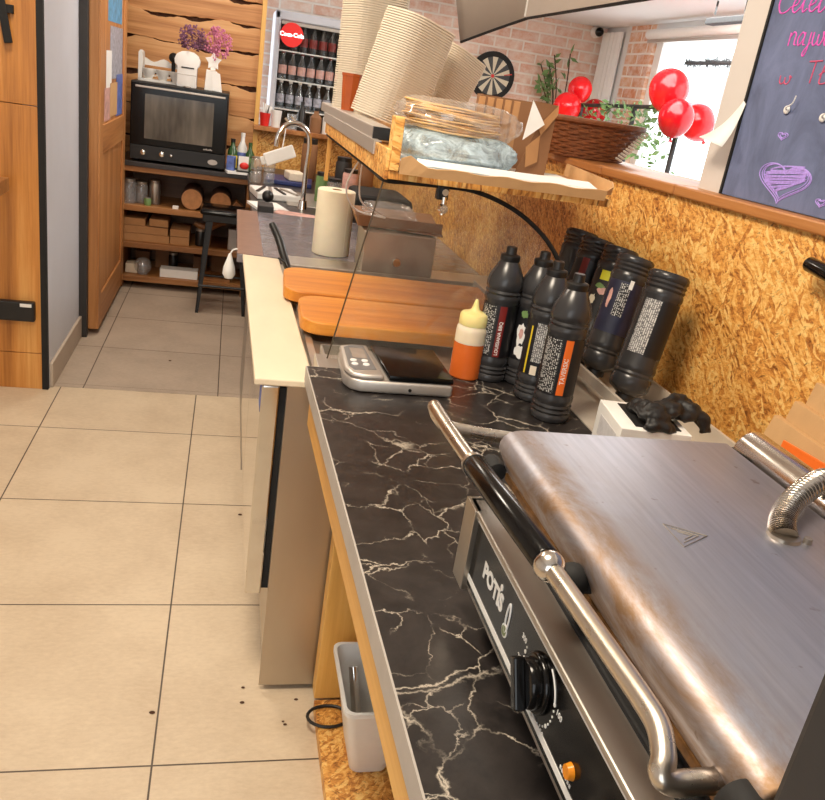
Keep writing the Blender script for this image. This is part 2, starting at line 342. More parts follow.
# ------------------------------------------------------------------ mesh helpers
class MB:
    def __init__(s): s.bm = bmesh.new()
    def box(s, lo, hi, rot=None, piv=None):
        lo, hi = Vector(lo), Vector(hi); c = (lo+hi)/2
        vs = bmesh.ops.create_cube(s.bm, size=1)['verts']
        for v in vs: v.co = Vector((v.co.x*(hi.x-lo.x), v.co.y*(hi.y-lo.y), v.co.z*(hi.z-lo.z))) + c
        if rot is not None:
            p = Vector(piv) if piv is not None else c
            for v in vs: v.co = rot @ (v.co-p) + p
        return s
    def cyl(s, p0, p1, r0, r1=None, seg=20, caps=True):
        p0, p1 = Vector(p0), Vector(p1); r1 = r0 if r1 is None else r1
        a = (p1-p0).normalized(); u = a.orthogonal().normalized(); w = a.cross(u)
        r = []
        for p, q in ((p0, r0), (p1, r1)):
            r.append([s.bm.verts.new(p+(u*math.cos(2*PI*i/seg)+w*math.sin(2*PI*i/seg))*q) for i in range(seg)])
        for i in range(seg): s.bm.faces.new((r[0][i], r[0][(i+1)%seg], r[1][(i+1)%seg], r[1][i]))
        if caps: s.bm.faces.new(r[0][::-1]); s.bm.faces.new(r[1])
        return s
    def lathe(s, prof, c=(0,0,0), seg=32, mat=None, a0=0, a1=2*PI, sx=1, sy=1):
        c = Vector(c); full = abs(a1-a0-2*PI) < 1e-6; rows = []
        n = seg if full else seg+1
        for r, z in prof:
            if r < 1e-6: rows.append([None]); continue
            rows.append([None]*n)
        def pt(r, z, i):
            a = a0+(a1-a0)*i/seg
            p = Vector((r*math.cos(a)*sx, r*math.sin(a)*sy, z))
            if mat is not None: p = mat @ p
            return s.bm.verts.new(p+c)
        for k, (r, z) in enumerate(prof): rows[k] = [pt(r, z, i) for i in range(len(rows[k]))]
        for k in range(len(prof)-1):
            A, B = rows[k], rows[k+1]
            for i in range(seg):
                j = (i+1) % n if full else i+1
                if len(A) == 1 and len(B) == 1: continue
                if len(A) == 1: s.bm.faces.new((A[0], B[j], B[i]))
                elif len(B) == 1: s.bm.faces.new((A[i], A[j], B[0]))
                else: s.bm.faces.new((A[i], A[j], B[j], B[i]))
        return s
    def sphere(s, c, r, seg=24, rings=14, sc=(1,1,1)):
        c = Vector(c); vs = bmesh.ops.create_uvsphere(s.bm, u_segments=seg, v_segments=rings, radius=r)['verts']
        for v in vs: v.co = Vector((v.co.x*sc[0], v.co.y*sc[1], v.co.z*sc[2]))+c
        return s
    def tube(s, pts, r, seg=12, smooth=0, closed=False, rfun=None):
        pts = [Vector(p) for p in pts]
        if smooth:
            out = []; n = len(pts)
            for i in range(n if closed else n-1):
                p0 = pts[(i-1) % n] if closed else pts[max(i-1, 0)]; p1 = pts[i]; p2 = pts[(i+1) % n]; p3 = pts[(i+2) % n] if closed else pts[min(i+2, n-1)]
                for k in range(smooth):
                    t = k/smooth
                    out.append(.5*((2*p1)+(p2-p0)*t+(2*p0-5*p1+4*p2-p3)*t*t+(3*p1-p0-3*p2+p3)*t**3))
            if not closed: out.append(pts[-1])
            pts = out
        n = len(pts); rows = []; u = None
        for i, p in enumerate(pts):
            a = (pts[(i+1) % n]-pts[i-1]) if closed else (pts[min(i+1, n-1)]-pts[max(i-1, 0)])
            if a.length < 1e-9: a = Vector((0,0,1))
            a.normalize()
            u = a.orthogonal().normalized() if u is None else (u-a*u.dot(a))
            if u.length < 1e-6: u = a.orthogonal()
            u.normalize(); w = a.cross(u)
            rr = rfun(i/(n-1)) if rfun else r
            rows.append([s.bm.verts.new(p+(u*math.cos(2*PI*k/seg)+w*math.sin(2*PI*k/seg))*rr) for k in range(seg)])
        for i in range(n if closed else n-1):
            A, B = rows[i], rows[(i+1) % n]
            for k in range(seg): s.bm.faces.new((A[k], A[(k+1)%seg], B[(k+1)%seg], B[k]))
        if not closed: s.bm.faces.new(rows[0][::-1]); s.bm.faces.new(rows[-1])
        return s
    def prism(s, poly, off):
        """poly: list of 3D points (planar), extruded by vector off"""
        off = Vector(off); a = [s.bm.verts.new(Vector(p)) for p in poly]; b = [s.bm.verts.new(Vector(p)+off) for p in poly]; n = len(a)
        s.bm.faces.new(a[::-1]); s.bm.faces.new(b)
        for i in range(n): s.bm.faces.new((a[i], a[(i+1)%n], b[(i+1)%n], b[i]))
        return s
    def quad(s, pts):
        s.bm.faces.new([s.bm.verts.new(Vector(p)) for p in pts]); return s
    def build(s, name, mat, parent=None, bevel=0, smooth=False, seg=2, sub=0, solid=0, origin=None, mats=None):
        bm = s.bm
        bmesh.ops.recalc_face_normals(bm, faces=bm.faces)
        if bevel:
            es = [e for e in bm.edges if len(e.link_faces) == 2 and e.calc_face_angle(0) > .6]
            bmesh.ops.bevel(bm, geom=es, offset=bevel, segments=seg, affect='EDGES', profile=.5, clamp_overlap=True)
        me = bpy.data.meshes.new(name)
        if parent is not None: o0 = Vector(parent.location) if parent.parent is None else Vector(parent.parent.location)+Vector(parent.location)
        elif origin is not None: o0 = Vector(origin)
        else:
            cs = [v.co for v in bm.verts]
            o0 = Vector(((min(c.x for c in cs)+max(c.x for c in cs))/2, (min(c.y for c in cs)+max(c.y for c in cs))/2, min(c.z for c in cs)))
        for v in bm.verts: v.co -= o0
        bm.to_mesh(me); bm.free()
        for p in me.polygons: p.use_smooth = bool(smooth)
        if smooth: me.set_sharp_from_angle(angle=.7)
        me.materials.append(mat)
        o = bpy.data.objects.new(name, me); C.objects.link(o)
        if parent is not None: o.parent = parent
        else: o.location = o0
        if solid:
            md = o.modifiers.new('solid', 'SOLIDIFY'); md.thickness = solid
        if sub:
            md = o.modifiers.new('sub', 'SUBSURF'); md.levels = sub; md.render_levels = sub
        return o
def tag(o, label, cat, group=None, kind=None):
    o['label'] = label; o['category'] = cat
    if group: o['group'] = group
    if kind: o['kind'] = kind
    return o
def thing(name, loc, label, cat, group=None):
    o = bpy.data.objects.new(name, None); C.objects.link(o); o.location = loc; o.empty_display_size = .05
    return tag(o, label, cat, group)
def struct(o): o['kind'] = 'structure'; return o
def box(name, lo, hi, mat, parent=None, bevel=0, **k): return MB().box(lo, hi).build(name, mat, parent, bevel, **k)
def copy_tree(o, parent=None):
    c = o.copy(); C.objects.link(c)
    if parent is not None: c.parent = parent
    for ch in list(o.children): copy_tree(ch, c)
    return c
def text(name, s, size, o, rt, upv, mat, parent, depth=.0004, bold=0.0, align='CENTER', fn=None):
    cu = bpy.data.curves.new('t', 'FONT'); cu.body = s; cu.size = size; cu.align_x = align; cu.align_y = 'CENTER'; cu.offset = bold; cu.extrude = depth/2 if fn is None else 0
    cu.resolution_u = 3
    ob = bpy.data.objects.new('t', cu); C.objects.link(ob)
    dg = bpy.context.evaluated_depsgraph_get(); dg.update()
    me = bpy.data.meshes.new_from_object(ob.evaluated_get(dg)); bpy.data.objects.remove(ob)
    me.name = name
    bm = bmesh.new(); bm.from_mesh(me)
    if fn is None:
        o = Vector(o); rt = Vector(rt).normalized(); upv = Vector(upv).normalized(); nn = rt.cross(upv)
        for v in bm.verts: v.co = o + rt*v.co.x + upv*v.co.y + nn*v.co.z
    else:
        for v in bm.verts: v.co = fn(v.co.x, v.co.y)
    mb = MB(); mb.bm.free(); mb.bm = bm
    return mb.build(name, mat, parent)
RX = lambda a: Matrix.Rotation(a, 3, 'X')
RY = lambda a: Matrix.Rotation(a, 3, 'Y')
RZ = lambda a: Matrix.Rotation(a, 3, 'Z')

# ================================================================== SETTING
b = MB()
b.quad([(-2.2,-1.2,0),(1.0,-1.2,0),(1.0,3.62,0),(-2.2,3.62,0)])
fl = b.build('floor', M['tile_near'], origin=(0,0,0))
bm = bmesh.new(); bm.from_mesh(fl.data)
for q in ([(-.95,3.66,0),(1.0,3.66,0),(1.0,6.0,0),(-.95,6.0,0)], [(1.0,-1.2,0),(3.2,-1.2,0),(3.2,7.2,0),(1.0,7.2,0)], [(.1,6.0,0),(1.0,6.0,0),(1.0,7.2,0),(.1,7.2,0)], [(-2.2,3.62,0),(-.95,3.62,0),(-.95,3.7,0),(-2.2,3.7,0)]):
    bm.faces.new([bm.verts.new(p) for p in q]).material_index = 1
bm.to_mesh(fl.data); bm.free(); fl.data.materials.append(M['tile_far']); struct(fl)
struct(MB().box((-.72,3.62,-.02),(1.0,3.66,.0015)).build('trim_1', M['tile_far'], origin=(0,0,0)))

# ceilings
struct(box('ceiling', (-2.2,-1.2,2.6), (1.1,7.1,2.65), M['ceil']))
struct(box('ceiling', (1.1,-1.2,2.17), (3.2,7.1,2.22), M['ceil']))
struct(box('wall_header', (1.1,-1.2,2.17), (1.16,7.1,2.65), M['whitewall']))
# left side
struct(box('wall_left', (-.80,3.60,0), (-.714,4.47,2.6), M['greywall']))
struct(box('baseboard_left', (-.714,3.605,0), (-.700,4.40,.115), M['baseb'], bevel=.003))
struct(box('wall_left', (-.95,4.47,0), (-.76,5.96,2.6), M['shelfback']))
struct(box('door_gap_shade', (-.765,4.34,0), (-.676,4.385,2.6), M['charcoal']))  # dark strip standing in for the shadow gap at the door frame
struct(box('trim_3', (-.740,3.575,0), (-.715,3.60,2.6), M['black_matt']))
pw = MB()
pw.box((-1.30,3.58,0), (-.740,3.63,.163)); pw.box((-1.30,3.58,.166), (-.740,3.63,1.185)); pw.box((-1.30,3.58,1.188), (-.740,3.63,2.6))
struct(pw.build('wall_front_left', M['panelwood'], bevel=.0015))
struct(box('wall_front_left', (-2.2,3.64,0), (-.80,3.72,2.6), M['shelfback']))
struct(box('wall_outer_left', (-2.25,-1.2,0), (-2.2,3.7,2.6), M['whitewall']))
# far plank wall
struct(box('wall_back', (-.95,5.985,0), (.16,6.05,2.6), M['bark']))
rnd = random.Random(3)
zz = .75; k = 0
while zz < 2.6:
    hgt = rnd.uniform(.15, .21); n = 40; lo, hi = [], []
    for i in range(n+1):
        x = -.78+.93*i/n
        w = .014*math.sin(x*9+k*2.1)+.010*math.sin(x*23+k)+.004*rnd.uniform(-1, 1)
        lo.append((x, 5.955+.006*(k % 2), zz+.008*math.sin(x*7+k*1.7)+.003*rnd.uniform(-1,1))); hi.append((x, 5.955+.006*(k % 2), zz+hgt-.012+w))
    struct(MB().prism(lo+hi[::-1], (0,.025,0)).build('wall_back_board', M['plank'], bevel=.004))
    zz += hgt; k += 1
struct(box('trim_4', (.145,5.93,.8), (.175,6.05,2.6), M['pine_z'], bevel=.003))
# half wall with a ledge at the end of the counter
struct(box('wall_half', (.16,5.95,0), (1.0,6.0,1.055), M['osb_xz']))
struct(box('trim_5', (.14,5.86,1.055), (1.0,6.02,1.085), M['ledge'], bevel=.004))
# partition of chipboard with its ledge
# (the stretch beside the grill turns slightly away from the worktop)
TH = math.radians(5.7); PIV = Vector((.955,2.06,0))
def turn(o):
    r_ = RZ(TH); o.location = PIV + r_ @ (o.location-PIV); o.rotation_euler.z += TH
    return o
def wallpt(px, py, xw):
    """world point on the turned plane, in the wall's own unturned frame"""
    d = R @ Vector((px-412.5, py-400, FPX)); c, s_ = math.cos(TH), math.sin(TH)
    k0 = c*(0-PIV.x)+s_*(0-PIV.y); k1 = c*d.x+s_*d.y
    t = (xw-PIV.x-k0)/k1; p = Vector((d.x*t, d.y*t, H+d.z*t)); q = RZ(-TH) @ (p-PIV)+PIV
    return q
struct(box('wall_right', (.97,2.10,0), (1.10,5.95,1.324), M['osb_yz']))
struct(turn(box('wall_right', (.97,-1.3,0), (1.10,2.10,1.324), M['osb_yz'])))
struct(box('trim_6', (.952,2.07,1.324), (1.22,5.95,1.346), M['ledge'], bevel=.004))
lb = MB(); lb.box((.957,1.742,1.324), (1.22,2.10,1.348)); lb.box((.957,-1.3,1.324), (1.22,1.739,1.348))
struct(turn(lb.build('trim_7', M['ledge'], bevel=.004)))
struct(box('light_block_near', (-2.2,-1.25,0), (1.1,-1.2,.9), M['whitewall'])); struct(box('light_block_near', (-2.2,-1.25,2.2), (1.1,-1.2,2.6), M['whitewall']))  # unseen wall added to hold back sky light, opening left for fill
struct(box('light_block_near', (-2.2,-1.25,.9), (-1.6,-1.2,2.2), M['whitewall'])); struct(box('light_block_near', (.3,-1.25,.9), (1.1,-1.2,2.2), M['whitewall']))
# dining room shell
struct(box('wall_far', (.0,7.0,0), (3.1,7.1,2.6), M['brick']))
struct(box('wall_window', (3.0,6.52,0), (3.12,6.98,2.17), M['whitewall']))
struct(box('wall_window', (3.0,6.10,0), (3.12,6.52,2.17), M['brick_warm']))
struct(box('wall_window', (3.0,-1.2,0), (3.12,2.4,2.17), M['whitewall']))
struct(box('wall_window', (3.0,2.4,0), (3.12,6.10,.55), M['whitewall']))
struct(box('wall_window', (3.0,2.4,2.12), (3.12,6.10,2.17), M['whitewall']))
struct(box('wall_dining_end', (1.1,-1.25,0), (3.1,-1.2,2.17), M['whitewall']))
w = box('window_1', (3.03,2.4,.55), (3.09,2.47,2.12), M['white']); struct(w)
fm = MB()
for y in (3.6, 4.85): fm.box((3.03,y-.03,.55), (3.09,y+.03,2.12))
fm.box((3.03,6.0,.55), (3.09,6.10,2.12)); fm.box((3.03,2.4,.55), (3.09,6.1,.62)); fm.box((3.03,2.4,2.05), (3.09,6.1,2.12))
fm.build('window_frame', M['white'], w, bevel=.004)
box('window_pane', (3.055,2.45,.6), (3.062,6.05,2.07), M['pane'], w)
# pale curtain panel in the far corner
cu = MB(); pts = []
for i in range(25): pts.append((2.965+.012*math.sin(i*1.3), 6.60+.36*i/24, 1.0))
cu.prism(pts+[(p[0]+.012, p[1], p[2]) for p in pts[::-1]], (0,0,1.13))
tag(cu.build('curtain', M['white'], smooth=True), 'narrow white curtain hanging in the brick corner by the window', 'curtain')
# pillar and chalkboard
XB = .995
yl = wallpt(720,193,XB).y; yp = wallpt(698,188,XB+.012).y
struct(turn(box('wall_pillar', (XB+.012,-1.2,1.348), (XB+.10,yp,2.17), M['pillar'])))
cb = thing('chalkboard', (XB,.8,1.349), 'tall chalkboard with coloured chalk writing and hearts above wooden ledge', 'chalkboard')
box('board_face', (XB,-.1,1.350), (XB+.011,yl-.006,2.15), M['chalkboard'], cb)
box('frame', (XB-.004,yl-.006,1.349), (XB+.011,yl,2.15), M['black_matt'], cb)
def chalk(name, strokes, mat, r=.0022, sm=5):
    m_ = MB()
    for s_ in strokes: m_.tube([(XB-.0005, y, z) for y, z in s_], r, 6, sm if len(s_) > 2 else 0)
    return m_.build(name, mat, cb, smooth=True)
def pxs(*pp): return [(wallpt(px, py, XB).y, wallpt(px, py, XB).z) for px, py in pp]
def glyphs(cells, y0, z0, w, h, adv=1.0):
    """handwriting: cells are lists of strokes in a unit box; y falls to the reader's right"""
    out = []; cx = 0
    for wd, g in cells:
        for st in g: out.append([(y0-(cx+x*wd)*w, z0+z*h) for x, z in st])
        cx += wd*adv
    return out
G = {'C': (1.1, [[(.9,.85),(.6,1),(.2,.8),(.08,.4),(.3,.05),(.7,.05),(1,.25)]]),
     'e': (.7, [[(.1,.25),(.6,.35),(.7,.5),(.45,.6),(.2,.4),(.25,.1),(.6,.02),(1,.2)]]),
     'l': (.55, [[(0,.15),(.6,.8),(.6,1.05),(.35,1),(.3,.4),(.5,.02),(1,.15)]]),
     'b': (.75, [[(0,.15),(.5,.8),(.5,1.05),(.25,1),(.2,.1),(.5,0),(.8,.25),(.6,.5),(.7,.45),(1,.45)]]),
     'r': (.7, [[(.1,.45),(.3,.6),(.35,.5),(.7,.5),(.65,.1),(.8,.0),(1,.15)]]),
     'n': (.8, [[(.1,.6),(.12,0)],[(.12,.4),(.45,.62),(.75,.5),(.75,.1),(1,.05)]]),
     'a': (.8, [[(.75,.5),(.4,.6),(.1,.3),(.3,.02),(.7,.3),(.75,.6),(.75,.1),(1,.05)]]),
     'j': (.5, [[(.6,.6),(.6,-.1),(.3,-.45),(.0,-.3),(.9,.15)]]),
     'w': (1.0, [[(.05,.6),(.1,.15),(.3,.02),(.5,.2),(.5,.5),(.55,.1),(.8,.05),(.95,.35),(.85,.6),(1.05,.5)]]),
     'T': (.9, [[(0,1),(1,1.05)],[(.5,1),(.45,0)]]),
     'L': (.8, [[(.35,1),(.2,.05),(.9,.08)],[(.05,.4),(.75,.75)]])}
p1 = pxs((776,14))[0]; p2 = pxs((787,46))[0]; p3 = pxs((778,84))[0]; p4 = pxs((804,83))[0]
chalk('chalk_writing', glyphs([G[c] for c in 'Celebr'], p1[0], p1[1], .036, .044), M['chalk_pink'], .0015)
chalk('chalk_writing', glyphs([G[c] for c in 'najwa'], p2[0], p2[1], .030, .040), M['chalk_pink'], .0014)
chalk('chalk_writing', glyphs([G['w']], p3[0], p3[1], .032, .026), M['chalk_red'], .0012)
chalk('chalk_writing', glyphs([G['T'], G['L']], p4[0], p4[1], .036, .038), M['chalk_red'], .0014)
def heart(py_, pz, s, n=40): return [(py_-1.75*s*.0625*16*math.sin(t)**3, pz+s*.0625*(13*math.cos(t)-5*math.cos(2*t)-2*math.cos(3*t)-math.cos(4*t))) for t in [2*PI*i/n for i in range(n+1)]]
hc = pxs((784,181))[0]; st = [heart(hc[0], hc[1], .038), heart(hc[0]+.002, hc[1]-.001, .041), heart(hc[0], hc[1]+.002, .035)]
rnd = random.Random(5)
for i in range(34):
    f = -0.7+1.45*i/33; z = hc[1]+.032*f
    wdt = .058*(1 if f > -.05 else max(.06, 1-abs(f+.05)*1.35))*(1 if f < .55 else .8)
    st.append([(hc[0]+wdt*(.9+.1*rnd.random()), z-.006), (hc[0]+.01, z+.003*rnd.uniform(-1,1)), (hc[0]-wdt*(.9+.1*rnd.random()), z+.008)])
chalk('chalk_heart', st, M['chalk_violet'], .0010, 3)
for (px, py, s) in ((783,136,.008), (821,203,.008)):
    q = pxs((px, py))[0]; chalk('chalk_heart', [heart(*q, s, 16), heart(*q, s*.6, 12)], M['chalk_violet'], .0010, 2)
for (px, py) in ((788,110), (824,118)):
    q = Vector((XB, *pxs((px, py))[0]))
    hk = thing('board_hook', q, 'white hook with bent tip on the chalkboard above small heart' if px < 800 else 'white hook at the right edge of the photo on chalkboard', 'hook')
    MB().sphere(q-Vector((.003,0,0)), .008, 14, 10, (.5,1,1)).build('base', M['white'], hk, smooth=True)
    MB().tube([q+Vector((-.005,0,0)), q+Vector((-.012,-.008,.004)), q+Vector((-.013,-.022,.012)), q+Vector((-.013,-.026,.026))], .0014, 8, 5).build('arm', M['chalk_white'], hk, smooth=True)
    turn(hk)
turn(cb)
# paper note hanging from the pillar edge, curled
nt_ = MB(); rows = []
for i in range(9):
    t = i/8
    a_ = wallpt(744-45*t, 101+36*t-6*math.sin(PI*t)*-1, XB-.004-.05*t*t); c_ = wallpt(746-24*t, 104+43*t-4*math.sin(PI*t)*-1, XB-.004-.035*t*t)
    rows.append([nt_.bm.verts.new(a_), nt_.bm.verts.new((a_+c_)/2+Vector((.004*math.sin(PI*t),0,0))), nt_.bm.verts.new(c_)])
for i in range(8):
    for j in range(2): nt_.bm.faces.new((rows[i][j], rows[i][j+1], rows[i+1][j+1], rows[i+1][j]))
tag(turn(nt_.build('paper_note', M['paper'], smooth=True, solid=.0006)), 'curled white paper note stuck to the pillar left of chalkboard', 'paper')

# overhead grey hood hanging over the pass-through
hd = thing('overhead_hood', (1.1,2.9,1.785), 'grey overhead hood panels with black lower edge above the pass-through', 'hood')
c0 = Vector((1.10,3.33,1.785)); c1 = Vector((.965,3.80,1.687)); cm = (c0+c1)/2+Vector((0.02,.02,.012))
MB().prism([(1.1,1.9,1.79),(1.1,3.33,1.785),(1.1,3.33,2.16),(1.1,1.9,2.16)], (-.02,0,0)).build('side_panel', M['clear_grey'], hd)
pn = MB(); lowe = [c0*(1-t)**2+cm*2*t*(1-t)+c1*t*t for t in [i/10 for i in range(11)]]; upe = [Vector((p.x, p.y, 2.16))+Vector((-.10,.12,0))*(i/10) for i, p in enumerate(lowe)]
vl = [pn.bm.verts.new(p) for p in lowe]; vu = [pn.bm.verts.new(p) for p in upe]
for i in range(10): pn.bm.faces.new((vl[i], vl[i+1], vu[i+1], vu[i]))
pn.build('front_panel', M['clear_grey'], hd, smooth=True, solid=.012)
box('corner_strip', (1.078,3.322,1.787), (1.092,3.338,2.16), M['white'], hd)
MB().tube([(1.088,1.9,1.788), (1.088,3.32,1.783)], .0065, 8).tube([p+Vector((-.006,-.004,0)) for p in lowe], .0065, 8).build('edge_seal', M['black_matt'], hd, smooth=True)

# ================================================================== WORKTOP AND GRILL
wt = thing('worktop', (.58,.6,.84), 'black worktop with white marble veins and grey edge band', 'worktop')
MB().prism([(.188,1.643,.842),(.2225,-.8,.842),(1.24,-.8,.842),(.995,1.643,.842)], (0,0,.038)).build('slab', M['marble'], wt)
MB().prism([(.188,1.6455,.842),(.1855,1.6455,.842),(.220,-.8,.842),(.2225,-.8,.842)], (0,0,.0375)).box((.188,1.643,.842),(.95,1.6455,.8795)).build('edge_band', M['edgeband'], wt)
fr = thing('worktop_stand', (.58,.6,0), 'pine and chipboard stand carrying the marble worktop', 'stand')
MB().prism([(.196,1.60,.812),(.231,-.8,.812),(.251,-.8,.812),(.216,1.60,.812)], (0,0,.030)).build('apron', M['osb_yz'], fr, bevel=.001)
MB().prism([(.196,1.60,.762),(.231,-.8,.762),(.271,-.8,.762),(.236,1.60,.762)], (0,0,.05)).build('rail', M['pine'], fr, bevel=.002)
MB().box((.285,1.585,.03), (.375,1.63,.842)).build('leg', M['pine_z'], fr, bevel=.002)
MB().box((.88,1.585,.03), (.968,1.63,.842)).build('leg', M['pine_z'], fr, bevel=.002)
MB().box((.285,-.8,.0), (.965,1.58,.03)).build('bottom_shelf', M['osb_xy'], fr, bevel=.001)
MB().box((.93,-.8,.03), (.965,1.585,.842)).build('back_panel', M['osb_yz'], fr)

# contact grill (knob side faces the aisle)
gr = thing('contact_grill', (.48,.53,.88), 'stainless steel contact grill with closed lid standing on the marble worktop', 'grill')
YN, YF = .22, .80
b = MB()
b.prism([(.3025,YN,.925),(.3025,YN,1.020),(.296,YN,1.024),(.296,YN,1.030),(.365,YN,1.030),(.365,YN,1.012),(.320,YN,1.010),(.320,YN,.925)], (0,YF-YN,0))
b.box((.320,YN,.925), (.66,YF,.985))
b.box((.300,YF-.008,.925), (.66,YF+.004,1.030))
b.build('body', M['steel'], gr, bevel=.002)
upv = Vector((0,0,1)); nv = Vector((-1,0,0))      # the panel faces the aisle
def PN(y, h, d=0): return Vector((.3023,y,.930))+upv*h+nv*d
cp = MB().prism([PN(YF-.030,.004,.0002),PN(YN,.004,.0002),PN(YN,.089,.0002),PN(YF-.030,.089,.0002)], nv*.0015).build('control_panel', M['black_gloss'], gr)
MB().prism([PN(YF-.032,.0105,.0018),PN(YN,.0105,.0018),PN(YN,.0180,.0018),PN(YF-.032,.0180,.0018)], nv*.0006).prism([PN(YF-.032,.087,.0018),PN(YN,.087,.0018),PN(YN,.089,.0018),PN(YF-.032,.089,.0018)], nv*.0006).build('white_stripe', M['white'], cp)
MB().box((.294,YF-.033,.925),(.303,YF+.004,1.030)).build('side_flange', M['steel_side'], gr, bevel=.001)
text('logo', 'POTIS', .026, PN(.690,.052,.0019), (0,-1,0), upv, M['white'], cp, .0005, .0011)
MB().cyl(PN(.6660,.0680,.0018), PN(.6660,.0680,.0024), .0036).build('logo_dot', M['white'], cp)
ic = MB(); ic.tube([PN(.636+.0042*math.cos(t), .052+.017*math.sin(t), .0022) for t in [2*PI*i/24 for i in range(24)]], .0012, 6, closed=True)
ic.cyl(PN(.638,.036,.0018), PN(.638,.036,.0026), .0075); ic.build('thermometer_icon', M['white'], cp)
MB().cyl(PN(.638,.036,.0022), PN(.638,.036,.0032), .0055).build('green_lamp', pm('green lens', (96, 110, 60), .3), cp)
KY, KH = .545, .050
dm = MB()
for i in range(22):
    a = 1.33+3.67*i/21; dm.cyl(PN(KY-.0385*math.sin(a), KH+.0350*math.cos(a), .0018), PN(KY-.0385*math.sin(a), KH+.0350*math.cos(a), .0024), .0020 if i % 5 == 0 else .0011, seg=8)
dm.tube([PN(KY-.0385*math.sin(a), KH+.0350*math.cos(a), .002) for a in [.5+.042*i for i in range(20)]], .0009, 6)
dm.build('dial_marks', M['white'], cp)
for s_, a in (('100', 1.40), ('150', 2.62), ('200', 3.66), ('250', 4.42), ('300', 5.05)):
    text('dial_number', s_, .0080, PN(KY-.049*math.sin(a), KH+.0385*math.cos(a), .0019), (0,-1,0), upv, M['white'], cp)
kb = MB(); ck = PN(KY, KH, .002); kb.cyl(ck, ck+nv*.005, .0285, .027, 36); kb.cyl(ck+nv*.005, ck+nv*.015, .024, .022, 36)
kb.build('dial_knob', M['black_gloss'], gr, bevel=.0012, smooth=True)
d1 = (Vector((0,-1,0))*-.55+upv*.83).normalized(); d2 = nv.cross(d1)
MB().prism([ck+nv*.014+d1*.0235+d2*.006, ck+nv*.014-d1*.0235+d2*.006, ck+nv*.014-d1*.0235-d2*.006, ck+nv*.014+d1*.0235-d2*.006], nv*.011).build('knob_grip', M['black_gloss'], gr, bevel=.002)
MB().cyl(PN(.457,.036,.002), PN(.457,.036,.007), .0075, .006, 20).build('amber_lamp', M['lamp_amber'], gr, smooth=True)
MB().cyl(PN(.395,.040,.002), PN(.395,.040,.010), .014, .012, 24).build('rocker_switch', M['black'], gr, smooth=True)
sm_ = MB()
for i in range(6): sm_.prism([PN(.475-.004*i,.022,.0018), PN(.4725-.004*i,.022,.0018), PN(.4725-.004*i,.025,.0018), PN(.475-.004*i,.025,.0018)], nv*.0005)
sm_.build('lamp_mark', M['white'], cp)
box('lower_plate', (.328,YN+.02,.985), (.62,YF-.02,1.034), M['black_matt'], gr, bevel=.003)
MB().box((.336,.27,1.052),(.345,.806,1.062)).build('lid_lip', M['burnt'], gr, bevel=.002)
# lid with large rounded front edge
def lidprof(y):
    return [(.340,y,1.058),(.336,y,1.066),(.323,y,1.092),(.3235,y,1.099),(.327,y,1.106),(.333,y,1.1108),(.341,y,1.1135),(.352,y,1.1145),(.50,y,1.1135),(.617,y,1.1125),(.622,y,1.110),(.624,y,1.104),(.624,y,1.058)]
lid = MB().prism(lidprof(.30), (0,.512,0)).build('lid', M['lid'], gr, bevel=.0035, seg=3, smooth=True)
MB().box((.348,.32,1.022),(.612,.79,1.058)).build('upper_plate', M['black_matt'], gr, bevel=.004)
em = MB(); tri = [at(663,524,z=1.1142), at(707,536,z=1.1142), at(684,547,z=1.1142)]
em.tube(tri, .0007, 6, closed=True); cc = sum(tri, Vector())/3
for k in (.62, .34):
    a_ = [cc+(p-cc)*k for p in tri]; em.tube([a_[0], a_[1]], .0006, 6); em.tube([a_[1], a_[2]], .0006, 6)
em.build('embossed_mark', M['steel_dull'], lid, smooth=True)
# handle bar: U bent rod with grip
hz, hx = 1.098, .2775
rod = MB(); pts = [(.70,.865,hz-.012),(.48,.868,hz-.01),(.325,.870,hz-.002),(.295,.870,hz),(.280,.874,hz+.002),(.272,.890,hz+.004)]
path = [(.66,.890,hz-.062),(.45,.899,hz-.042),(.32,.904,hz-.030),(.288,.907,hz-.025),(.275,.911,hz-.015),(.269,.912,hz-.003),(.2672,.906,hz),(.2672,.890,hz),(.2697,.82,hz),(.2745,.74,hz),(.2885,.56,hz),(.294,.45,hz),(.2965,.39,hz),(.2965,.368,hz-.002),(.292,.350,hz-.008),(.288,.342,hz-.014),(.296,.3385,hz-.018),(.315,.3385,hz-.018),(.36,.338,hz-.018),(.46,.338,hz-.020)]
hnd = rod.tube(path, .0085, 16, 6).build('handle', M['brass_rod'], gr, smooth=True)
ga, gb = Vector((.2742,.745,hz)), Vector((.2886,.562,hz))
MB().cyl(ga, gb, .0130, .0130, 24).build('grip', M['black_gloss'], hnd, bevel=.001, smooth=True)
MB().cyl(ga+Vector((0,.008,0)), ga, .0125, .0135, 24).build('collar', M['brass_rod'], hnd, smooth=True)
MB().sphere(gb+Vector((0,-.008,0)), .0142, 20, 12, (1,1.0,1)).build('collar', M['tube'], hnd, smooth=True)
MB().sphere((.316,.560,1.080), .016, 20, 12).cyl((.316,.560,1.080), (.34,.560,1.080), .012).build('bumper_knob', M['black_matt'], gr, smooth=True)
MB().cyl((.326,.806,1.06), (.326,.835,1.06), .012).build('bumper_knob', M['black_matt'], gr, bevel=.002, smooth=True)
MB().cyl((.325,.318,1.088), (.325,.285,1.088), .017).build('bumper_knob', M['black_matt'], gr, bevel=.002, smooth=True)
MB().cyl((.663,.26,1.100), (.663,.822,1.100), .026, .026, 32).build('hinge_tube', M['tube'], gr, bevel=.003, smooth=True)
MB().box((.640,.24,.98),(.69,.80,1.09)).build('hinge_cover', M['steel_side'], gr, bevel=.004)
